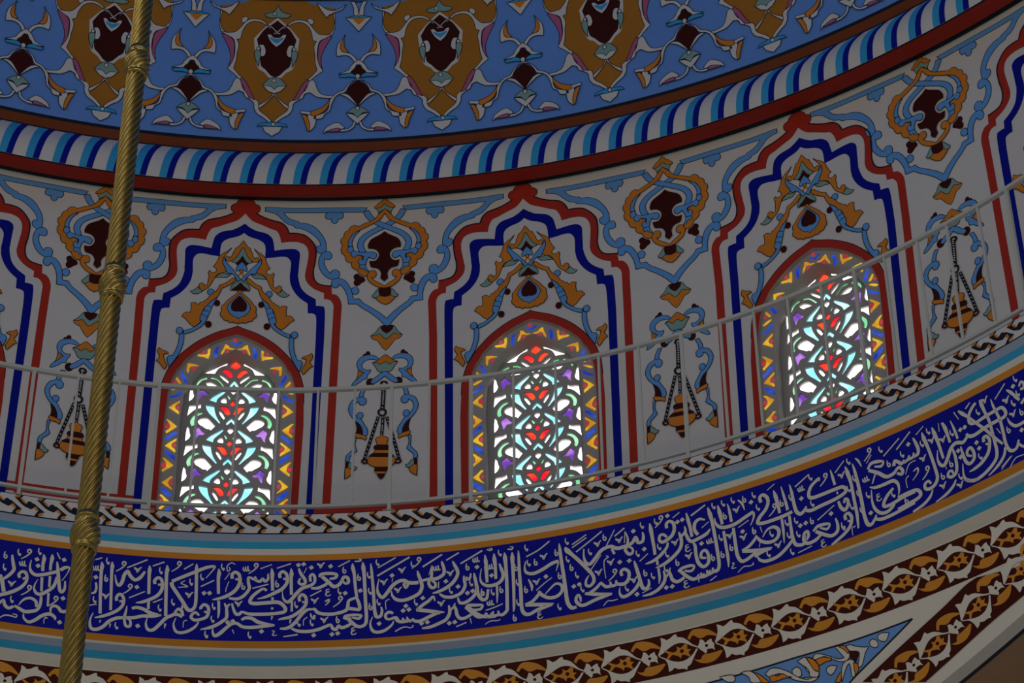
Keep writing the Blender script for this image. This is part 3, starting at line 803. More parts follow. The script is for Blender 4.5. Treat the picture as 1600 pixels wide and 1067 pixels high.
S 3935,60/18 3944,84/16 3960,72/17 3975,56/18 3996,66/15
S 3989,55/16 4013,63/15 4022,82/8
S 4017,61/16 4041,64/15 4047,85/8
S 4041,64/16 4065,67/17 4074,91/17 4068,128/16 4059,163/8
S 3892,134/7 3989,193/7
S 3964,139/8 4051,202/8
S 4077,171/6 4124,199/5
P 3824,195
H 3882,174
D 4029,140
H 3986,101
H 4096,109
V 4089,32
S 4050,41/5 4012,35/6 3985,-9/4
S 3980,-82/4 3982,-36/5 4000,-23/6
S 4026,-11/5 4050,-4/11 4047,-28/8 4014,-56/4
P 4097,-30
S 4109,170/4 4113,135/21 4123,83/16 4132,17/16 4139,-57/16 4139,-99/17 4120,-127/18 4091,-137/18 4070,-128/16 4070,-104/15 4090,-95/14 4102,-114/11
S 4104,-148/6 4082,-179/15 4041,-203/16 3984,-217/12
S 3924,-113/18 3988,-109/18 4027,-115/18 4040,-142/18 4023,-158/18 3977,-165/18 3913,-173/18
S 4165,172/4 4171,135/21 4181,74/16 4189,-15/13
S 4169,41/4 4160,-1/9 4166,-37/16 4186,-51/18 4210,-25/19 4238,18/19 4269,33/19 4303,19/18 4324,31/16 4337,44/11
V 4151,105
V 4208,82
H 4141,159
S 4203,177/4 4198,132/4
S 4221,171/11 4231,135/20 4236,94/15 4240,50/13
S 4265,161/4 4276,103/14 4282,50/12
D 4305,89
D 4330,91
H 4257,93
S 4288,3/7 4290,-41/15 4298,-87/17 4316,-105/17 4341,-89/17 4346,-55/16 4335,-26/15 4316,-35/15 4313,-57/13 4333,-72/9
D 4271,-12
D 4276,-50
O 4223,-60
S 4244,15/9 4250,-31/15 4247,-85/16 4236,-117/17 4211,-128/17 4193,-115/15 4202,-96/14 4217,-97/12 4222,-115/10
S 4228,-151/7 4207,-178/15 4163,-203/16 4105,-218/5
V 4160,-153
V 4245,-189
O 4168,-103
H 4252,-148
S 4193,-62/5 4192,-77/3
S 4279,-87/4 4271,-144/11 4278,-175/16 4301,-193/17 4342,-202/17
S 4278,-175/16 4314,-199/17 4361,-195/18 4411,-174/18 4448,-146/17 4461,-111/17 4462,-60/16 4461,15/15 4459,64/15 4448,117/15 4440,164/20 4435,191/4
S 4515,44/15 4515,-32/16 4514,-92/16 4523,-134/17 4542,-149/17 4565,-142/15 4582,-110/11
S 4493,165/4 4497,124/13 4506,82/14 4514,40/15
S 4413,186/15 4390,171/16 4365,141/16 4360,101/16 4389,86/17 4442,92/18 4499,95/18 4537,94/17 4552,62/17 4538,41/18 4486,40/19 4429,37/19 4375,27/19 4344,33/19 4330,54/11
S 4315,191/6 4333,167/20 4362,129/13 4400,71/15 4434,20/15 4467,-39/15 4499,-89/11
S 4507,-112/13 4491,-150/15 4450,-184/16 4393,-211/5
S 4408,-32/15 4411,-10/16 4427,-9/16 4438,-33/17 4433,-54/16 4414,-45/9
S 4435,-55/17 4416,-97/18 4376,-128/18 4336,-141/16 4303,-145/5
D 4371,-16
D 4378,-51
H 4372,-96
S 4487,5/4 4501,-33/5
O 4545,-34
D 4609,-70
S 4553,28/4 4560,-4/13 4585,-34/17 4629,-37/17 4681,-28/17
S 4355,182/8 4384,203/7
H 4412,133
V 4462,176
V 4569,117
H 4598,84
S 4613,114/9 4634,83/11
V 4587,31
O 4631,19
S 4292,195/6 4309,146/4
S 4462,-213/5 4530,-170/5
S 4465,-201/5 4523,-171/5
S 4505,-225/5 4545,-192/6 4586,-195/5 4620,-190/5
S 4579,-131/11 4600,-157/13 4647,-158/16
S 4514,153/7 4583,206/7
D 4621,169
S 4582,169/5 4600,147/17 4637,84/11
S 4651,151/11 4664,169/13 4677,157/13 4671,132/14 4653,136/13
H 4639,199
H 4634,120
V 4571,118
H 4600,82
S 4639,60/15 4662,76/15 4684,88/14
"""
# ---------------------------------------------------------------- helpers
DTH, TH0 = 0.278285, 0.087472
S, ZO = 6.0, 1.6                     # drum radius in metres, height of the eye
WARP = {0: [(1.727, -.00198), (1.942, -.00026), (2.092, -.00026), (2.129, -.00059)],
        1: [(1.736, .00315), (1.928, .00231), (2.009, .00095), (2.092, -.00304), (2.129, -.0039)],
        2: [(1.748, -.00312), (1.881, .0023), (2.092, -.00033), (2.129, -.00076)],
        -.5: [(1.766, -.00215), (1.925, -.00139), (1.957, -.00046), (2.014, .00024), (2.129, .00121)],
        .5: [(1.766, .00101), (1.925, .00233), (1.957, .00324), (2.014, -.00061), (2.129, -.00222)],
        1.5: [(1.766, .00291), (1.925, .00437), (1.957, .004), (2.014, .00132), (2.129, -.00131)],
        2.5: [(1.766, -.00585), (1.925, .00162), (1.957, -.00031), (2.014, -.00357), (2.129, -.00811)]}
LIFT = {-.5: .0019, 0: .0012, 1: .0003, 1.5: -.003, 2: -.0014, 2.5: .0012}

def interp(x, L):
    if x <= L[0][0]: return L[0][1]
    for (a, b), (c, d) in zip(L, L[1:]):
        if x <= c: return b + (d - b) * (x - a) / (c - a)
    return L[-1][1]

def cyl(th, r, z):                   # unit drum coordinates to world
    return (S * r * math.sin(th), S * r * math.cos(th), ZO + S * z)

def wall_map(k, r0=1.0):             # hand-painted repeats sit a few cm off the exact bay grid
    w = WARP.get(k); dz = LIFT.get(k, 0)
    def f(u, v, lay):
        z = v / 6000 + 1.6
        th = TH0 + k * DTH + (interp(z, w) if w else 0) + u / 6000
        return cyl(th, r0 - lay / S, z + dz)
    return f

def dome_r(z): return math.sqrt(max(.985 ** 2 - (z - 2.10) ** 2, 0))
DOM0, DOMP = -0.065628, 0.1749
def dome_map(k):
    def f(u, v, lay):
        z = v / 6000 + 2.2
        q = (.985 - lay / S) / .985
        return cyl(DOM0 + k * DOMP + u / 6000, dome_r(z) * q, 2.10 + (z - 2.10) * q)
    return f
def pend_r(z): return .8954 + .45 * (1.4714 - z)
def pend_map(dth=0, dv=0):
    def f(u, v, lay):
        z = (v + dv) / 6000 + 1.4
        return cyl(u / 6000 + dth, pend_r(z) - .91 * lay / S, z + .41 * lay / S)
    return f
def fasc_r(z): return .8348 + (z - 1.5739) * (.8426 - .8348) / (1.6005 - 1.5739)
def cal_r(z): return .8621 + (z - 1.4838) * (.8506 - .8621) / (1.5577 - 1.4838)
def cal_map():
    def f(u, v, lay):
        z = v / (6000 * 1.012) + 1.52
        return cyl(u / (.856 * 6000), cal_r(z) - lay / S, z - .15 * lay / S)
    return f

def smooth(P, closed=True, step=14.):
    """P: (x, y, corner); Catmull-Rom between corners"""
    n = len(P); out = []
    if n < 3: return [(p[0], p[1]) for p in P]
    for i in range(n if closed else n - 1):
        p1, p2 = P[i], P[(i + 1) % n]
        p0 = P[i - 1] if (closed or i > 0) and not p1[2] else p1
        p3 = P[(i + 2) % n] if (closed or i + 2 < n) and not p2[2] else p2
        d = math.hypot(p2[0] - p1[0], p2[1] - p1[1])
        m = max(1, min(6, int(d / step) + 1))
        if p1[2] and p2[2]: m = 1
        for j in range(m):
            t = j / m
            q = []
            for a in (0, 1):
                q.append(.5 * (2 * p1[a] + (p2[a] - p0[a]) * t + (2 * p0[a] - 5 * p1[a] + 4 * p2[a] - p3[a]) * t * t
                               + (3 * p1[a] - p0[a] - 3 * p2[a] + p3[a]) * t ** 3))
            out.append(tuple(q))
    if not closed: out.append((P[-1][0], P[-1][1]))
    return out

def dedupe(P):
    out = []
    for p in P:
        if not out or math.hypot(p[0] - out[-1][0], p[1] - out[-1][1]) > .3: out.append(p)
    if len(out) > 2 and math.hypot(out[0][0] - out[-1][0], out[0][1] - out[-1][1]) < .3: out.pop()
    return out

def fill(P, holes=()):
    loops = [[Vector((p[0], p[1], 0)) for p in P]] + [[Vector((p[0], p[1], 0)) for p in h] for h in holes]
    flat = [v for l in loops for v in l]
    tris = tessellate_polygon(loops)
    out = []
    for t in tris:
        a, b, c = (flat[i] for i in t)
        ar = (b.x - a.x) * (c.y - a.y) - (c.x - a.x) * (b.y - a.y)
        if abs(ar) < 1e-4: continue
        tri = [(a.x, a.y), (b.x, b.y), (c.x, c.y)]
        if ar < 0: tri.reverse()
        out.append(tri)
    return out

def in_loop(x, y, P):
    c = False; j = len(P) - 1
    for i in range(len(P)):
        if (P[i][1] > y) != (P[j][1] > y) and x < (P[j][0] - P[i][0]) * (y - P[i][1]) / (P[j][1] - P[i][1]) + P[i][0]: c = not c
        j = i
    return c
def fill_holes(outer, holes):
    vs, es = [], []
    for L in [outer] + list(holes):
        b = len(vs); n = len(L)
        vs += [Vector((p[0], p[1])) for p in L]; es += [(b + i, b + (i + 1) % n) for i in range(n)]
    v2, e2, f2, *_ = delaunay_2d_cdt(vs, es, [], 0, 1e-4)
    out = []
    for f in f2:
        P = [(v2[i].x, v2[i].y) for i in f]
        cx = sum(p[0] for p in P) / len(P); cy = sum(p[1] for p in P) / len(P)
        if not in_loop(cx, cy, outer) or any(in_loop(cx, cy, h) for h in holes): continue
        out.append(P)
    return out

def cut(polys, axis, step):
    """split polygons along grid lines so they can follow the curved wall"""
    out = []
    for P in polys:
        lo = min(p[axis] for p in P); hi = max(p[axis] for p in P)
        cur = P
        c = math.floor(lo / step + 1) * step
        while c < hi - 1e-6 and len(cur) > 2:
            left, right = [], []
            for i, p in enumerate(cur):
                q = cur[(i + 1) % len(cur)]
                (left if p[axis] <= c else right).append(p)
                if (p[axis] <= c) != (q[axis] <= c):
                    t = (c - p[axis]) / (q[axis] - p[axis])
                    m = (p[0] + (q[0] - p[0]) * t, p[1] + (q[1] - p[1]) * t)
                    left.append(m); right.append(m)
            if len(left) > 2: out.append(left)
            cur = right; c += step
        if len(cur) > 2: out.append(cur)
    return out

def ribbon(P, W, closed=False):
    """quads of a stroke along P with full widths W"""
    n = len(P); L, R = [], []
    for i in range(n):
        a = P[i - 1] if (closed or i > 0) else P[i]
        b = P[(i + 1) % n] if (closed or i < n - 1) else P[i]
        dx, dy = b[0] - a[0], b[1] - a[1]; d = math.hypot(dx, dy) or 1
        nx, ny = -dy / d, dx / d
        p = P[i]
        if 0 < i < n - 1 or closed:      # widen at bends
            e1 = (p[0] - a[0], p[1] - a[1]); d1 = math.hypot(*e1) or 1
            cs = abs((-e1[1] / d1) * nx + (e1[0] / d1) * ny)
            f = min(1.5, 1 / max(cs, .3))
        else: f = 1
        h = W[i] / 2 * f
        L.append((p[0] + nx * h, p[1] + ny * h)); R.append((p[0] - nx * h, p[1] - ny * h))
    qs = []
    for i in range(n if closed else n - 1):
        j = (i + 1) % n
        qs.append([R[i], R[j], L[j], L[i]])
    return qs, L, R

class Paint:
    """flat painted shapes in (u, v) millimetres, later laid on a curved surface"""
    def __init__(self): self.items = []; self.lay = 1
    def add(self, polys, mat, lay): self.items.append((polys, mat, lay))
    def shape(self, P, mat, outline=False, wl=4.2):
        P = dedupe(P)
        if len(P) < 3: return
        self.add(fill(P), mat, self.lay)
        if outline:
            q, _, _ = ribbon(P, [wl] * len(P), True)
            self.add(q, 'K', self.lay + .5)
        self.lay += 1
    def stroke(self, P, W, mat, outline=False):
        q, L, R = ribbon(P, W)
        if outline: self.shape(L + R[::-1], mat, True); return
        self.add(q, mat, self.lay)
        self.lay += .04
    def build(self, name, fmap, parent=None, dl=.0002, step=50, vstep=None, base=.0006, mats=None):
        me = bpy.data.meshes.new(name); V = []; F = []; MI = []; names = []
        for polys, mat, lay in self.items:
            if mat not in names: names.append(mat)
            mi = names.index(mat)
            ps = cut(polys, 0, step)
            if vstep: ps = cut(ps, 1, vstep)
            for P in ps:
                b = len(V)
                for p in P: V.append(fmap(p[0], p[1], base + dl * lay))
                F.append(tuple(range(b, b + len(P)))); MI.append(mi)
        me.from_pydata(V, [], F)
        for n in names: me.materials.append(M[n])
        me.polygons.foreach_set('material_index', MI)
        me.update()
        return link(name, me, parent)

def parse(text):
    G = {}; cur = None
    for ln in text.strip().split('\n'):
        if ln.startswith('G '): cur = G.setdefault(ln[2:], []); continue
        head, body = ln.split(':'); kind, mat, fl, w = head.split()
        P = []
        for t in body.split():
            c = t.endswith('!'); P.append([float(x) for x in t.rstrip('!').split(',')] + [c])
        cur.append((kind, mat, fl, float(w), P))
    return G

def half(P):
    P = [list(p) for p in P]
    for e in (0, -1):
        P[e][0] = 0; P[e][2] = True
    return P + [[-p[0], p[1], p[2]] for p in reversed(P[1:-1])]
def ell(p, n=18): return [(p[0] + p[2] * math.cos(2 * math.pi * i / n), p[1] + p[3] * math.sin(2 * math.pi * i / n)) for i in range(n)]

def draw(items, low=None, dropmat=()):
    pt = Paint()
    for kind, mat, fl, w, P in items:
        o = 'o' in fl; mir = 'm' in fl
        if low is not None:
            P = [[p[0], low if p[1] < 850 else p[1]] + p[2:] for p in P]
        if kind == 'F':
            if 'h' in fl: pt.shape(smooth(half(P)), mat, o)
            else:
                pt.shape(smooth(P), mat, o)
                if mir: pt.shape(smooth([[-p[0], p[1], p[2]] for p in P]), mat, o)
        elif kind == 'C':
            pt.shape(ell(P[0]), mat, o)
            if mir: pt.shape(ell([-P[0][0]] + P[0][1:]), mat, o)
        elif kind == 'S':
            for s in ((1, -1) if (mir or 'h' in fl) else (1,)):
                L = smooth([[s * p[0], p[1], p[2]] for p in P], False)
                pt.stroke(L, [w] * len(L), mat, o)
                pt.lay += 1
        elif kind == 'Q':                                 # painted rope or chain
            L = smooth([p for p in P], False, 6)
            pt.stroke(L, [w] * len(L), 'K'); pt.lay += 1
            tot = 0
            for a, b in zip(L, L[1:]):
                d = math.hypot(b[0] - a[0], b[1] - a[1]); tot += d
                if tot > w * .62:
                    tot = 0; ang = math.atan2(b[1] - a[1], b[0] - a[0]) + .62
                    c, s = math.cos(ang), math.sin(ang)
                    e = [(a[0] + c * w * .36 * math.cos(t) - s * w * .12 * math.sin(t), a[1] + s * w * .36 * math.cos(t) + c * w * .12 * math.sin(t))
                         for t in [i * math.pi / 4 for i in range(8)]]
                    pt.add(fill(e), 'W', pt.lay)
            pt.lay += 1
    return pt

def link(name, me, parent=None):
    o = bpy.data.objects.new(name, me); C.objects.link(o)
    if parent is not None: o.parent = parent
    return o
def empty(name, loc=(0, 0, 0)):
    o = bpy.data.objects.new(name, None); C.objects.link(o); o.location = loc; o.empty_display_size = .1
    return o
def tag(o, label=None, cat=None, group=None, kind=None):
    if label: o['label'] = label
    if cat: o['category'] = cat
    if group: o['group'] = group
    if kind: o['kind'] = kind
    return o
def mesh(name, V, F, mats, mi=None, parent=None, smooth_=False):
    me = bpy.data.meshes.new(name); me.from_pydata(V, [], F)
    for m in mats: me.materials.append(M[m])
    if mi: me.polygons.foreach_set('material_index', mi)
    if smooth_: me.polygons.foreach_set('use_smooth', [True] * len(F))
    me.update()
    return link(name, me, parent)

def revolve(name, prof, mats, t0, t1, n, parent=None, smooth_=False):
    """prof: list of (r, z, material of the strip that starts here)"""
    V, F, MI = [], [], []; names = []
    for i in range(n + 1):
        th = t0 + (t1 - t0) * i / n
        for p in prof: V.append(cyl(th, p[0], p[1]))
    m = len(prof)
    for i in range(n):
        for j in range(m - 1):
            mat = prof[j][2]
            if mat not in names: names.append(mat)
            F.append((i * m + j, i * m + j + 1, (i + 1) * m + j + 1, (i + 1) * m + j)); MI.append(names.index(mat))
    return mesh(name, V, F, names, MI, parent, smooth_)

# ---------------------------------------------------------------- materials
M = {}
def srgb(r, g, b):
    return tuple(((c / 255) / 12.92 if c / 255 <= .04045 else ((c / 255 + .055) / 1.055) ** 2.4) for c in (r, g, b)) + (1,)
def paint(key, name, col, rough=.75, var=.10, bump=.0):
    m = bpy.data.materials.new(name); m.use_nodes = True; nt = m.node_tree; b = nt.nodes['Principled BSDF']
    b.inputs['Roughness'].default_value = rough; b.inputs['Specular IOR Level'].default_value = .18
    tc = nt.nodes.new('ShaderNodeTexCoord'); nz = nt.nodes.new('ShaderNodeTexNoise'); nz.inputs['Scale'].default_value = 7
    nz.inputs['Detail'].default_value = 6
    rp = nt.nodes.new('ShaderNodeMix'); rp.data_type = 'RGBA'
    rp.inputs[6].default_value = tuple(c * (1 - var) for c in col[:3]) + (1,)
    rp.inputs[7].default_value = tuple(min(1, c * (1 + var)) for c in col[:3]) + (1,)
    nt.links.new(tc.outputs['Object'], nz.inputs['Vector']); nt.links.new(nz.outputs['Fac'], rp.inputs[0])
    nt.links.new(rp.outputs[2], b.inputs['Base Color'])
    if bump:
        n2 = nt.nodes.new('ShaderNodeTexNoise'); n2.inputs['Scale'].default_value = 60
        bp = nt.nodes.new('ShaderNodeBump'); bp.inputs['Strength'].default_value = bump; bp.inputs['Distance'].default_value = .004
        nt.links.new(tc.outputs['Object'], n2.inputs['Vector']); nt.links.new(n2.outputs['Fac'], bp.inputs['Height'])
        nt.links.new(bp.outputs['Normal'], b.inputs['Normal'])
    M[key] = m
def glass(key, name, col, strength, col2=None):
    m = bpy.data.materials.new(name); m.use_nodes = True; nt = m.node_tree; b = nt.nodes['Principled BSDF']
    b.inputs['Base Color'].default_value = tuple(c * .5 for c in col[:3]) + (1,); b.inputs['Roughness'].default_value = .12
    tc = nt.nodes.new('ShaderNodeTexCoord'); nz = nt.nodes.new('ShaderNodeTexNoise'); nz.inputs['Scale'].default_value = 9; nz.inputs['Detail'].default_value = 3
    mx = nt.nodes.new('ShaderNodeMix'); mx.data_type = 'RGBA'
    mx.inputs[6].default_value = col; mx.inputs[7].default_value = col2 or col
    cr = nt.nodes.new('ShaderNodeMapRange'); cr.inputs['From Min'].default_value = .42; cr.inputs['From Max'].default_value = .62
    nt.links.new(tc.outputs['Object'], nz.inputs['Vector']); nt.links.new(nz.outputs['Fac'], cr.inputs['Value'])
    nt.links.new(cr.outputs['Result'], mx.inputs[0]); nt.links.new(mx.outputs[2], b.inputs['Emission Color'])
    b.inputs['Emission Strength'].default_value = strength
    M[key] = m
def alb(r, g, b):                    # wall paint seen as this tone under the dome's dim light
    c = srgb(r, g, b); return tuple(min(.85, x / LIGHT) for x in c[:3]) + (1,)
LIGHT = .175
paint('W', 'white_wall_paint', alb(101, 101, 99), var=.05, bump=.12)
paint('S', 'painted_shade_grey', (.42, .42, .42, 1), var=.06)  # wall white darkened to grey: the arch edge's shade is put into the colour
paint('N', 'grey_moulding_paint', alb(67.1, 76.5, 92.0), var=.06)
paint('R', 'brick_red_paint', alb(82, 19, 12), var=.14)
paint('O', 'brown_paint', alb(54.9, 23.8, 9.6), var=.2)
paint('B', 'navy_paint', alb(0.0, 4.1, 66.1), var=.12)
paint('I', 'deep_blue_band_paint', alb(1.0, 3.4, 69.8), var=.12)
paint('T', 'turquoise_paint', alb(21, 75, 102), var=.12)
paint('L', 'light_blue_paint', alb(44, 75, 128), var=.08)
paint('b0', 'dome_blue_paint', alb(45, 70, 107), var=.09)
paint('G', 'ochre_paint', alb(103.0, 60.5, 14.8), var=.14)
paint('g0', 'dome_ochre_paint', alb(81.2, 51.8, 12.7), var=.12)
paint('q', 'band_ochre_paint', alb(96, 63, 20), var=.1)
paint('M', 'maroon_paint', alb(26, 4, 2), var=.1)
paint('E', 'sage_paint', alb(60, 78, 74), var=.08)
paint('D', 'teal_paint', alb(24, 76, 104), var=.08)
paint('A', 'plum_paint', alb(84, 42, 62), var=.1)
paint('K', 'black_line_paint', alb(9, 11, 16), var=.1)
paint('J', 'tan_paint', alb(67.6, 54.3, 43.5), var=.1)
paint('P', 'window_plaster', (.42, .41, .39, 1), var=.1, bump=.3)
paint('rail', 'pale_metal_paint', (.55, .58, .55, 1), rough=.35, var=.06)
glass('w', 'clear_white_pane', (1, .93, .95, 1), 1.9, (1, .97, .9, 1))
glass('r', 'red_pane', (.9, .012, .03, 1), 1.0, (.95, .10, .03, 1))
glass('c', 'pale_cyan_pane', (.30, .80, .86, 1), 1.15, (.62, .95, 1.0, 1))
glass('g', 'green_pane', (.22, .72, .34, 1), 1.0, (.48, .9, .6, 1))
glass('p', 'violet_pane', (.16, .055, .42, 1), 1.0, (.55, .25, .80, 1))
glass('Y', 'amber_pane', (.62, .26, .01, 1), .8, (.95, .58, .03, 1))
glass('b', 'blue_pane', (.012, .04, .42, 1), .8, (.04, .12, .75, 1))
glass('rr', 'ruby_pane', (.55, .02, .03, 1), .8, (.7, .05, .06, 1))
def brass():
    m = bpy.data.materials.new('aged_brass'); m.use_nodes = True; nt = m.node_tree; b = nt.nodes['Principled BSDF']
    b.inputs['Metallic'].default_value = 1; b.inputs['Roughness'].default_value = .28
    tc = nt.nodes.new('ShaderNodeTexCoord'); nz = nt.nodes.new('ShaderNodeTexNoise'); nz.inputs['Scale'].default_value = 40
    mx = nt.nodes.new('ShaderNodeMix'); mx.data_type = 'RGBA'
    mx.inputs[6].default_value = (.24, .175, .05, 1); mx.inputs[7].default_value = (.40, .31, .11, 1)
    nt.links.new(tc.outputs['Object'], nz.inputs['Vector']); nt.links.new(nz.outputs['Fac'], mx.inputs[0]); nt.links.new(mx.outputs[2], b.inputs['Base Color'])
    M['brass'] = m
brass()

# ---------------------------------------------------------------- the setting
GW = parse(WALL); GN = parse(WIN); GD = parse(DOME); GB = parse(BAND)
T0, T1, NSEG = -1.3, 2.2, 280

# drum wall, one opening per bay
edge1 = smooth(half([[p[0], 300 if p[1] < 850 else p[1], p[2]] for p in GN['ringedge'][0][4]] + [[0, 300, True]]))
edge2 = smooth(half([[p[0], 300 if p[1] < 850 else p[1], p[2]] for p in GN['inneredge'][0][4]] + [[0, 300, True]]))
V, F = [], []
zt, zb = 2.1275, 1.585
vt, vb = (zt - 1.6) * 6000, (zb - 1.6) * 6000
hb = DTH * 3000
for k in range(-5, 8):
    rect = [(-hb, vb), (hb, vb), (hb, vt), (-hb, vt)]
    polys = fill(rect, [edge1]) if -1 <= k <= 3 else [rect]
    mp = wall_map(k); plain = lambda u, v, l, k=k: cyl(TH0 + k * DTH + u / 6000, 1, v / 6000 + 1.6)
    for P in cut(polys, 0, 60):
        b = len(V)
        for p in P:
            inside = abs(p[0]) < hb - 5 and p[1] > vb + 5 and p[1] < vt - 5
            V.append((mp if inside and -1 <= k <= 3 else plain)(p[0], p[1], 0))
        F.append(tuple(range(b, b + len(P))))
wall = tag(mesh('wall_drum', V, F, ['W']), 'curved white drum wall with painted arches and medallions between the windows', 'wall', kind='structure')

frames = draw(GW['frame'], low=60); head = draw(GW['head'])
med = draw(GW['medallion']); lily = draw(GW['lily']); lamp = draw(GW['lamp'])
for k in range(-1, 4):
    frames.build('painted_arch_border', wall_map(k), wall)
    head.build('painted_flower_spray', wall_map(k), wall)
for k in (-1.5, -.5, .5, 1.5, 2.5, 3.5):
    med.build('painted_medallion', wall_map(k), wall)
    lily.build('painted_lily', wall_map(k), wall)
    lamp.build('painted_hanging_lamp', wall_map(k), wall)
sk = Paint(); sk.add([[(-375, 775), (375, 775), (375, 842), (-375, 842)]], 'R', 1)
for k in (-.5, .5): sk.build('painted_skirting_stripe', wall_map(k), wall)

# dome
prof = []
for i in range(121):
    a = math.asin((2.193 - 2.10) / .985) + (math.pi / 2 - math.asin((2.193 - 2.10) / .985)) * i / 120
    prof.append((max(.985 * math.cos(a), 1e-4), 2.10 + .985 * math.sin(a), 'b0'))
dome = tag(revolve('ceiling', prof, None, -math.pi, math.pi, 540), 'blue painted dome ceiling with ochre cartouches and white vines', 'ceiling', kind='structure')
cart = draw([(a, 'g0' if b == 'G' else b, c, d, e) for a, b, c, d, e in GD['cart']])
vine = draw(GD['vine'])
for k in range(-1, 7):
    cart.build('painted_cartouche', dome_map(k), dome, step=50, vstep=50, base=.0010)
for k in range(-2, 7):
    vine.build('painted_vine', dome_map(k + .5), dome, step=50, vstep=50, base=.0070)
rg = Paint(); z1 = 2.366; rv = (z1 - 2.2) * 6000
rg.add([[(-7200, rv), (12000, rv), (12000, rv + 60), (-7200, rv + 60)]], 'K', 1)
rg.build('painted_ring_line', dome_map(0), dome, step=50, base=.014)

# striped roll moulding at the foot of the dome
prof = [(1.0, 2.1275, 'K'), (.9935, 2.1262, 'K'), (.9917, 2.1240, 'R'), (.9695, 2.1182, 'K'), (.9671, 2.1177, 'W')]
NR = 10
def rollp(t):
    r = .9671 + (.9843 - .9671) * t; z = 2.1177 + (2.1786 - 2.1177) * t; b = .010 * math.sin(math.pi * t)
    return r - b * .95, z - b * .25
for i in range(1, NR): r, z = rollp(i / NR); prof.append((r, z, 'W'))
prof += [(.9843, 2.1786, 'K'), (.9838, 2.1802, 'O'), (.9803, 2.1895, 'K'), (.9796, 2.1935, 'K'), (.9815, 2.1950, 'K')]
roll = tag(revolve('trim_1', prof, None, T0, T1, 360), 'striped roll moulding between red and brown bands under the dome', 'moulding', kind='structure')
V, F, MI = [], [], []
for n in range(-30, 72):
    for a0, a1, b0, b1, mi in ((0, .27, 0, .34, 0), (.27, .50, .34, .59, 1)):
        base = len(V)
        for i in range(NR + 1):
            t = i / NR; r, z = rollp(t); r -= .0003
            off = -.0004 + .0112 * (.35 * t + .65 * t * t) ; th = -0.1355 + .027018 * n + off
            w0 = a0 + (b0 - a0) * t; w1 = a1 + (b1 - a1) * t
            for q in (w0, (w0 + w1) / 2, w1): V.append(cyl(th + .027018 * q, r, z))
        for i in range(NR):
            for c in (0, 1):
                F.append((base + i * 3 + c, base + i * 3 + c + 1, base + i * 3 + c + 4, base + i * 3 + c + 3)); MI.append(mi)
mesh('painted_stripes', V, F, ['T', 'B'], MI, roll)

# cornice: walkway slab, chain fascia, mouldings, inscription band
def seg(a, b, fr):
    return [(a[0] + (b[0] - a[0]) * f, a[1] + (b[1] - a[1]) * f, m) for f, m in fr]
prof = [(1.02, 1.6020, 'W'), (.8435, 1.6020, 'K'), (.8426, 1.6005, 'W'), (.8351, 1.5750, 'K')]
prof += seg((.8348, 1.5739), (.8506, 1.5577), ((.02, 'N'), (.30, 'T'), (.56, 'W'), (.78, 'q')))
prof += [(.8506, 1.5577, 'I')]
prof += seg((.8621, 1.4838), (.8954, 1.4714), ((0, 'q'), (.19, 'W'), (.26, 'N'), (.46, 'T'), (.68, 'W')))
prof += [(.8954, 1.4714, 'W'), (.8990, 1.4735, 'W'), (1.02, 1.5, 'W')]
corn = tag(revolve('trim_2', prof, None, T0, T1, 360), 'curved cornice with black chain border and blue inscription band', 'cornice', kind='structure')
mea = draw([(a, b, c, d, e) for a, b, c, d, e in GB['mea']])
pt = Paint()
u0 = min(p[0] for p in GB['mea'][0][4])
for n in range(-14, 66):
    th = -.110936 + .0221874 * n - 1.924e-5 * n * n
    for polys, mat, lay in mea.items:
        pt.add([[(p[0] - u0 + th * 6000, p[1]) for p in P] for P in polys], mat, lay)
def fm(u, v, lay):
    z = v / 6000 + 1.4; z = min(z, 1.6003)
    return cyl(u / 6000, fasc_r(z) - lay / S, z)
pt.build('painted_chain_border', fm, corn)

# lettering of the inscription
pt = Paint(); KS = .433
def macro(kind, x, y):
    def st(pts, w=12):
        L = smooth([[x + a * KS, y - b * KS, False] for a, b in pts], False, 4); n = len(L)
        W = [w * KS * (.45 + .9 * math.sin(math.pi * (.12 + .76 * i / max(1, n - 1)))) for i in range(n)]
        pt.stroke(L, W, 'W')
    if kind == 'D':
        r = 31 * KS
        pt.add(fill([(x - r, y + 2), (x - 2, y - r), (x + r, y - 2), (x + 2, y + r)]), 'W', pt.lay); pt.lay += .04
    elif kind == 'V': st([(-42, -32), (-30, -12), (-12, -5), (-4, 38)], 20); st([(-4, 38), (14, -8), (30, -30), (44, -36)], 15)
    elif kind == 'H': st([(-8, -48), (-12, -12), (-2, 20), (6, 36)], 12); st([(4, 40), (12, 26), (14, 6)], 22)
    elif kind == 'O': st([(-12, -46), (-18, 0), (-10, 34), (8, 36), (14, 12), (2, -6), (-10, -2)], 13)
    elif kind == 'W':
        for dx in (-26, 0, 26): st([(dx - 12, -30 - dx * .3), (dx - 10, 10), (dx + 4, 28), (dx + 14, 16)], 14)
    elif kind == 'P': st([(14, 22), (-14, 4), (-6, -26), (18, -24), (22, 6), (-20, 60), (-78, 105)], 15)
    elif kind == 'E': st([(18, -40), (-14, -38), (-16, -12), (12, -10), (-22, 10), (-16, 40), (16, 42), (34, 26)], 13)
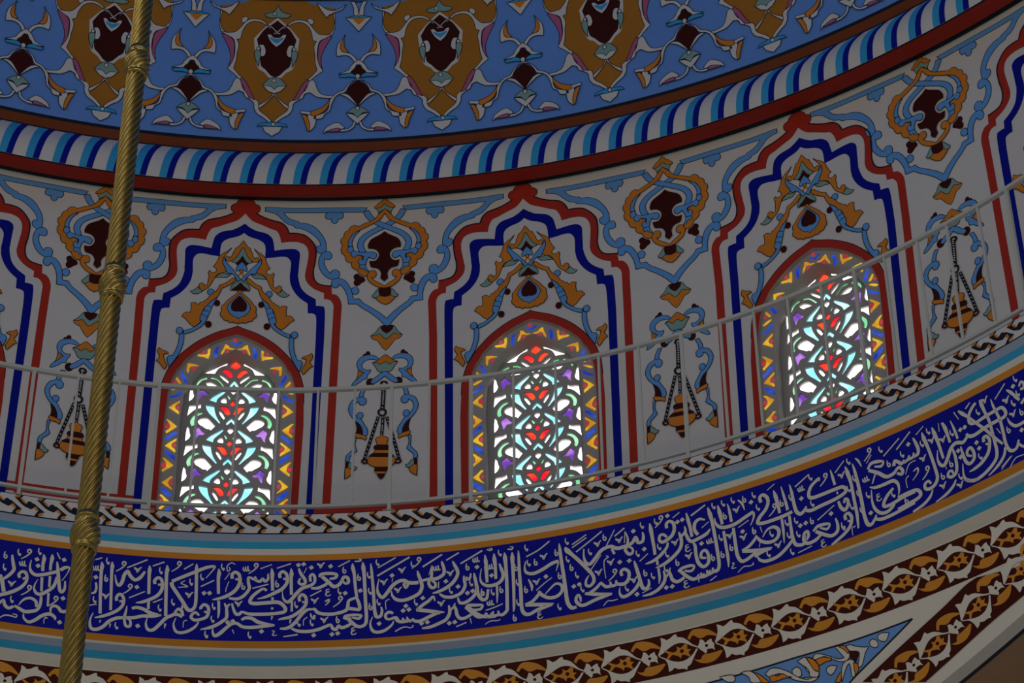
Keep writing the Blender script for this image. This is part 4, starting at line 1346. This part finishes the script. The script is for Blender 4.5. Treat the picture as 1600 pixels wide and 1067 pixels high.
for ln in CAL.strip().split('\n'):
    kind, body = ln.split(' ', 1)
    if kind == 'S':
        P, W = [], []; w = 5
        for t in body.split():
            a, _, ww = t.partition('/'); x, y = a.split(',')
            if ww: w = float(ww)
            P.append((float(x), float(y))); W.append(w)
        n = len(P)
        if n == 2: pt.stroke(P, W, 'W'); continue
        L, WW = [], []
        for i in range(n - 1):
            p0, p1, p2, p3 = P[max(0, i - 1)], P[i], P[i + 1], P[min(n - 1, i + 2)]
            m = 5
            for j in range(m + (i == n - 2)):
                t = j / m
                L.append(tuple(.5 * (2 * p1[a] + (p2[a] - p0[a]) * t + (2 * p0[a] - 5 * p1[a] + 4 * p2[a] - p3[a]) * t * t + (3 * p1[a] - p0[a] - 3 * p2[a] + p3[a]) * t ** 3) for a in (0, 1)))
                WW.append(W[i] + (W[i + 1] - W[i]) * t)
        pt.stroke(L, WW, 'W')
    else:
        x, y = map(float, body.split(',')); macro(kind, x, y)
pt.build('inscription_lettering', cal_map(), corn, dl=.00002, base=.001)

# pendentive below the cornice, its borders, and the arch that opens at its side
ea, eb = (.7430, 1.37816), (.83126, 1.40169)            # arch edge runs through these
def edge_z(th): return ea[1] + (eb[1] - ea[1]) * (th - ea[0]) / (eb[0] - ea[0]) - .12 * (th - ea[0]) * (th - eb[0])
V, F = [], []
NP = 220
for i in range(NP + 1):
    th = T0 + (1.25 - T0) * i / NP
    zl = max(1.2, min(1.466, edge_z(th))) if th > .2 else 1.2
    for j in range(7):
        z = 1.4725 + (zl - 1.4725) * j / 6; V.append(cyl(th, pend_r(z), z))
for i in range(NP):
    for j in range(6): F.append((i * 7 + j, i * 7 + j + 1, i * 7 + j + 8, i * 7 + j + 7))
pend = tag(mesh('wall_pendentive', V, F, ['W']), 'white pendentive below the cornice with maroon lace borders', 'wall', kind='structure')
pt = Paint()
pt.add([[(-7200, 240), (5400, 240), (5400, 424), (-7200, 424)]], 'M', 0)
mar = draw(GB['mar'])
PER = .053472 * 6000
for n in range(-14, 9):
    for polys, mat, lay in mar.items:
        pt.add([[(p[0] + PER * n, p[1]) for p in P] for P in polys], 'q' if mat == 'G' else mat, lay + 1)
pt.build('painted_lace_border', pend_map(), pend)
co = draw(GB['corner']); co.build('painted_corner_panel', pend_map(), pend)
ab = draw(GB['archband'][:1])
kn = GB['mar'][0][4][0]
kx, ky = kn[0], kn[1]
A1, A2 = (.7766, 1.41377), (.82299, 1.42593); B0 = (.73145, 1.39904)
for n in range(-5, 4):
    if n <= 0: c0 = [A1[i] + (A1[i] - B0[i]) * n for i in (0, 1)]; dd = [A1[i] - B0[i] for i in (0, 1)]
    else: c0 = [A1[i] + (A2[i] - A1[i]) * n for i in (0, 1)]; dd = [A2[i] - A1[i] for i in (0, 1)]
    mu, mv = 6000 * .92, 6000 * 1.097
    du, dv = dd[0] * mu, dd[1] * mv; ln = math.hypot(du, dv); cs, sn = du / ln, dv / ln; sc = ln / (PER * .9)
    for polys, mat, lay in mar.items:
        Q = []
        for P in polys:
            q = []
            for p in P:
                a, b = (p[0] - kx) * .9 * sc, (p[1] - ky) * 1.097 * sc
                q.append(((a * cs - b * sn) / .92 + c0[0] * 6000, (a * sn + b * cs) / 1.097 + (c0[1] - 1.4) * 6000))
            Q.append(q)
        ab.add(Q, 'q' if mat == 'G' else mat, lay + 2)
ab.build('painted_arch_lace_border', pend_map(), pend, step=50, base=.006)
# arch soffit and the half dome behind it
V, F, MI = [], [], []
NA = 60
for i in range(NA + 1):
    th = .45 + .75 * i / NA; z = min(1.466, edge_z(th)); r = pend_r(z)
    V += [cyl(th, r, z), cyl(th + .003, r + .006, z - .0052), cyl(th + .0040, r + .0085, z - .0064), cyl(th + .01, r + .14, z - .008)]
for i in range(NA):
    for j in range(3): F.append((i * 4 + j, i * 4 + j + 1, i * 4 + j + 5, i * 4 + j + 4)); MI.append((0, 1, 2)[j])
tag(mesh('wall_arch', V, F, ['S', 'K', 'J'], MI), 'shade-grey edge of the arch at lower right below the lace border', 'arch', kind='structure')
far_r = lambda z: 1.0 + .3 * (1.42 - z)
prof = [(far_r(z), z, 'J') for z in (1.50, 1.46, 1.42, 1.38, 1.34, 1.30, 1.26, 1.2)]
sd = tag(revolve('wall_half_dome', prof, None, .4, 1.3, 60), 'tan half dome wall with a dark maroon rosette behind the arch', 'wall', kind='structure')

rp = Paint(); rp.shape(smooth([(x, y, True) for x, y in [(4638, 230), (4676, 232), (4688, 189), (4729, 187), (4739, 151), (4707, 93), (4688, 75), (4682, 33), (4641, -25), (4544, -68), (4359, -5), (4285, 98), (4366, 145), (4517, 194)]]), 'M', True, 9)
def far_map(u, v, lay):
    z = v / 6000 + 1.4
    return cyl(u / 6000, far_r(z) - lay / S, z)
rp.build('painted_rosette', far_map, sd, base=.004)

# ---------------------------------------------------------------- stained glass windows
cells = []
for kind, mat, fl, w, P in GN['lattop']: cells.append((kind, mat, fl, w, P))
for i in range(4):
    for kind, mat, fl, w, P in GN['latcell']:
        cells.append((kind, mat, fl, w, [[p[0], p[1] - 294.2 * i, p[2]] for p in P]))
panes = []
for kind, mat, fl, w, P in cells:
    if 'h' in fl: panes.append((dedupe(smooth(half(P), step=20)), mat))
    else:
        panes.append((dedupe(smooth(P, step=20)), mat)); panes.append((dedupe(smooth([[-p[0], p[1], p[2]] for p in P], step=20)), mat))
ringp = []
def radd(it, dv=0, only=None):
    for i, (kind, mat, fl, w, P) in enumerate(it):
        if only and i not in only: continue
        mat = {'r': 'rr'}.get(mat, mat)
        def put(sg):
            if kind == 'C': ringp.append(([(sg * a, b + dv) for a, b in ell(P[0], 12)], mat))
            elif 'h' in fl: ringp.append((dedupe(smooth(half([[p[0], p[1] + dv, p[2]] for p in P]))), mat))
            else: ringp.append((dedupe(smooth([[sg * p[0], p[1] + dv, p[2]] for p in P])), mat))
        put(1)
        if 'm' in fl or 's' in fl: put(-1)
radd(GN['ringarch']); radd(GN['ringcell'], 279, (3, 4)); radd(GN['ringcell']); radd(GN['ringcell'], -279, (0, 1)); radd(GN['ringlow'])

def strip(V, F, loop, f0, f1):
    b = len(V); n = len(loop)
    for p in loop: V.append(f0(p[0], p[1], 0)); V.append(f1(p[0], p[1], 0))
    for i in range(n):
        j = (i + 1) % n; F.append((b + 2 * i, b + 2 * j, b + 2 * j + 1, b + 2 * i + 1))
def plate(V, F, outer, holes, f):
    for P in cut(fill_holes(outer, holes), 0, 80):
        b = len(V)
        for p in P: V.append(f(p[0], p[1], 0))
        F.append(tuple(range(b, b + len(P))))
WL = {-1: 'arched stained glass window at the left edge, mostly out of view', 0: 'arched stained glass window just right of the twisted brass rod',
      1: 'middle arched stained glass window above the inscription band', 2: 'arched stained glass window at right, crossed by the rising handrail',
      3: 'arched stained glass window beyond the right edge of the view'}
R1, R2, D2 = 1.004, 1.020, .0022
for k in range(-1, 4):
    w = empty('window_%d' % (k + 2), cyl(TH0 + k * DTH, 1, 1.65))
    tag(w, WL[k], 'window', kind='structure')
    f0, f1, f2, f3 = wall_map(k), wall_map(k, R1), wall_map(k, R2), wall_map(k, R2 + D2)
    inv = Matrix.Translation(w.location).inverted()
    def put(name, V, F, mats, mi=None):
        o = mesh(name, V, F, mats, mi, w); o.data.transform(inv); return o
    V, F = [], []
    strip(V, F, edge1, f0, f1); fr = wall_map(k, R1)
    ring_holes = [q for q, m in ringp if all(True for _ in q)]
    plate(V, F, edge1, [edge2], f1); strip(V, F, edge2, f1, f2)
    put('plaster_surround', V, F, ['P'])
    V, F = [], []
    plate(V, F, edge2, [q for q, m in panes], f2)
    for q, m in panes: strip(V, F, q, f2, f3)
    put('plaster_lattice', V, F, ['P'])
    for nm, lst, dep in (('stained_glass', panes, None), ('border_glass', ringp, .0016)):
        V, F, MI, names = [], [], [], []
        for q, m in lst:
            if m not in names: names.append(m)
            if dep is None:
                for t in cut(fill(q), 0, 80):
                    b = len(V); V += [f3(p[0], p[1], 0) for p in t]; F.append(tuple(range(b, b + len(t)))); MI.append(names.index(m))
            else:                       # small cast pieces standing a little proud of the plaster
                cx = sum(p[0] for p in q) / len(q); cy = sum(p[1] for p in q) / len(q)
                b = len(V); n = len(q)
                for p in q: V.append(f1(p[0], p[1], 0)); V.append(f1(p[0] + (cx - p[0]) * .08, p[1] + (cy - p[1]) * .08, .005))
                for i in range(n):
                    j = (i + 1) % n; F.append((b + 2 * i, b + 2 * j, b + 2 * j + 1, b + 2 * i + 1)); MI.append(names.index(m))
                idx = {}
                for t in fill([(p[0] + (cx - p[0]) * .08, p[1] + (cy - p[1]) * .08) for p in q]):
                    b = len(V); V += [f1(p[0], p[1], .005) for p in t]; F.append((b, b + 1, b + 2)); MI.append(names.index(m))
        put(nm, V, F, names, MI)

# ---------------------------------------------------------------- handrail on the walkway edge
RR, ZT, ZBR, ZF = .85, 1.7455, 1.6148, 1.6020
POST = [-0.1925, -0.149, -0.1068, -0.0619, -0.02, 0.0205, 0.0601, 0.1003, 0.1423, 0.1826, 0.2204, 0.2582, 0.2969, 0.3401, .384, 0.428, 0.4736, 0.516, 0.5616,
        0.6038, 0.6401, 0.6773, 0.7143, 0.7515, 0.7853, 0.8229, 0.857, 0.8934, 0.9276, .966, 1.004]
MAIN = {2, 5, 11 - 0, 13, 18, 23, 28}
rail = empty('railing', cyl(.35, RR, ZF))
tag(rail, 'pale metal handrail with thin posts along the walkway edge', 'railing')
inv = Matrix.Translation(rail.location).inverted()
def bar(name, th0, th1, z, h, d, n):
    V, F = [], []
    for i in range(n + 1):
        th = th0 + (th1 - th0) * i / n
        for dr, dz in ((-d, -h), (d, -h), (d, h), (-d, h)): V.append(cyl(th, RR + dr / S, z + dz / S))
    for i in range(n):
        for j in range(4): F.append((i * 4 + j, i * 4 + (j + 1) % 4, i * 4 + 4 + (j + 1) % 4, i * 4 + 4 + j))
    F += [(3, 2, 1, 0), (n * 4, n * 4 + 1, n * 4 + 2, n * 4 + 3)]
    o = mesh(name, V, F, ['rail'], None, rail); o.data.transform(inv); return o
bar('top_rail', POST[0], POST[-1], ZT, .0105, .0105, 240)
bar('bottom_rail', POST[0], POST[-1], ZBR, .0085, .0085, 240)
for i, th in enumerate(POST):
    main = i in MAIN
    zb = ZF if main else ZBR; hw = (.009 if main else .0062)
    V = []
    for z in (zb, ZT):
        for du, dr in ((-1, -1), (1, -1), (1, 1), (-1, 1)): V.append(cyl(th + du * hw / (RR * S), RR + dr * hw / S, z))
    F = [(0, 1, 5, 4), (1, 2, 6, 5), (2, 3, 7, 6), (3, 0, 4, 7), (3, 2, 1, 0), (4, 5, 6, 7)]
    o = mesh('post', V, F, ['rail'], None, rail); o.data.transform(inv)
for th in [POST[i] for i in sorted(MAIN)]:
    V = []
    for z in (ZF, ZF + .002):
        for du, dr in ((-1, -1), (1, -1), (1, 1), (-1, 1)): V.append(cyl(th + du * .03 / (RR * S), RR + dr * .03 / S, z))
    o = mesh('foot_plate', V, [(0, 1, 5, 4), (1, 2, 6, 5), (2, 3, 7, 6), (3, 0, 4, 7), (3, 2, 1, 0), (4, 5, 6, 7)], ['rail'], None, rail); o.data.transform(inv)

# ---------------------------------------------------------------- twisted brass rod
PX = -.0183 * S
rod = empty('hanging_rod', (PX, 0, ZO + .55 * S))
tag(rod, 'twisted brass rod with bulbous collars hanging from the dome', 'rod')
def lathe(name, prof, n=64, flute=0, amp=0, twist=0, twist0=0):
    """prof: (radius, height above the rod base, flute weight)"""
    V, F = [], []; m = n
    for r, z, fw in prof:
        for i in range(n):
            a = 2 * math.pi * i / n + twist * z
            ph = flute * (a - twist * z - twist0) / 2
            rr = r * (1 + amp * fw * (abs(math.cos(ph)) - .64))
            V.append((rr * math.sin(a), -rr * math.cos(a), z))
    for j in range(len(prof) - 1):
        for i in range(n):
            F.append((j * m + i, j * m + (i + 1) % m, j * m + m + (i + 1) % m, j * m + m + i))
    F += [tuple(range(m - 1, -1, -1)), tuple((len(prof) - 1) * m + i for i in range(m))]
    return mesh(name, V, F, ['brass'], None, rod, True)
ZTOP = (2.10 + .985 - .55) * S
KN = [(.90560 - .55) * S, (1.06851 - .55) * S, (1.23492 - .55) * S, (1.405 - .55) * S, (1.575 - .55) * S]
n = int(ZTOP / .012)
lathe('shaft', [(.0295, ZTOP * i / n, 1) for i in range(n + 1)], 144, 12, .22, 2 * math.pi / .40)
CP = [(.030, -.075, 0), (.036, -.072, 0), (.037, -.064, 0), (.034, -.058, 0), (.036, -.050, .3), (.0415, -.036, 1), (.0435, -.018, 1), (.042, .002, 1), (.037, .020, 1), (.0335, .030, .3),
      (.0325, .036, 0), (.0360, .040, 0), (.0365, .046, 0), (.033, .052, 0), (.0315, .062, 0), (.030, .066, 0)]
for z in KN: lathe('collar', [(r * 1.0, z + dz, f) for r, dz, f in CP], 96, 12, .14, 2 * math.pi / .30)
V, F = [], []
lathe('ceiling_rose', [(.03, ZTOP - .12, 0), (.09, ZTOP - .08, 0), (.16, ZTOP - .03, 0), (.18, ZTOP - .005, 0)], 48)
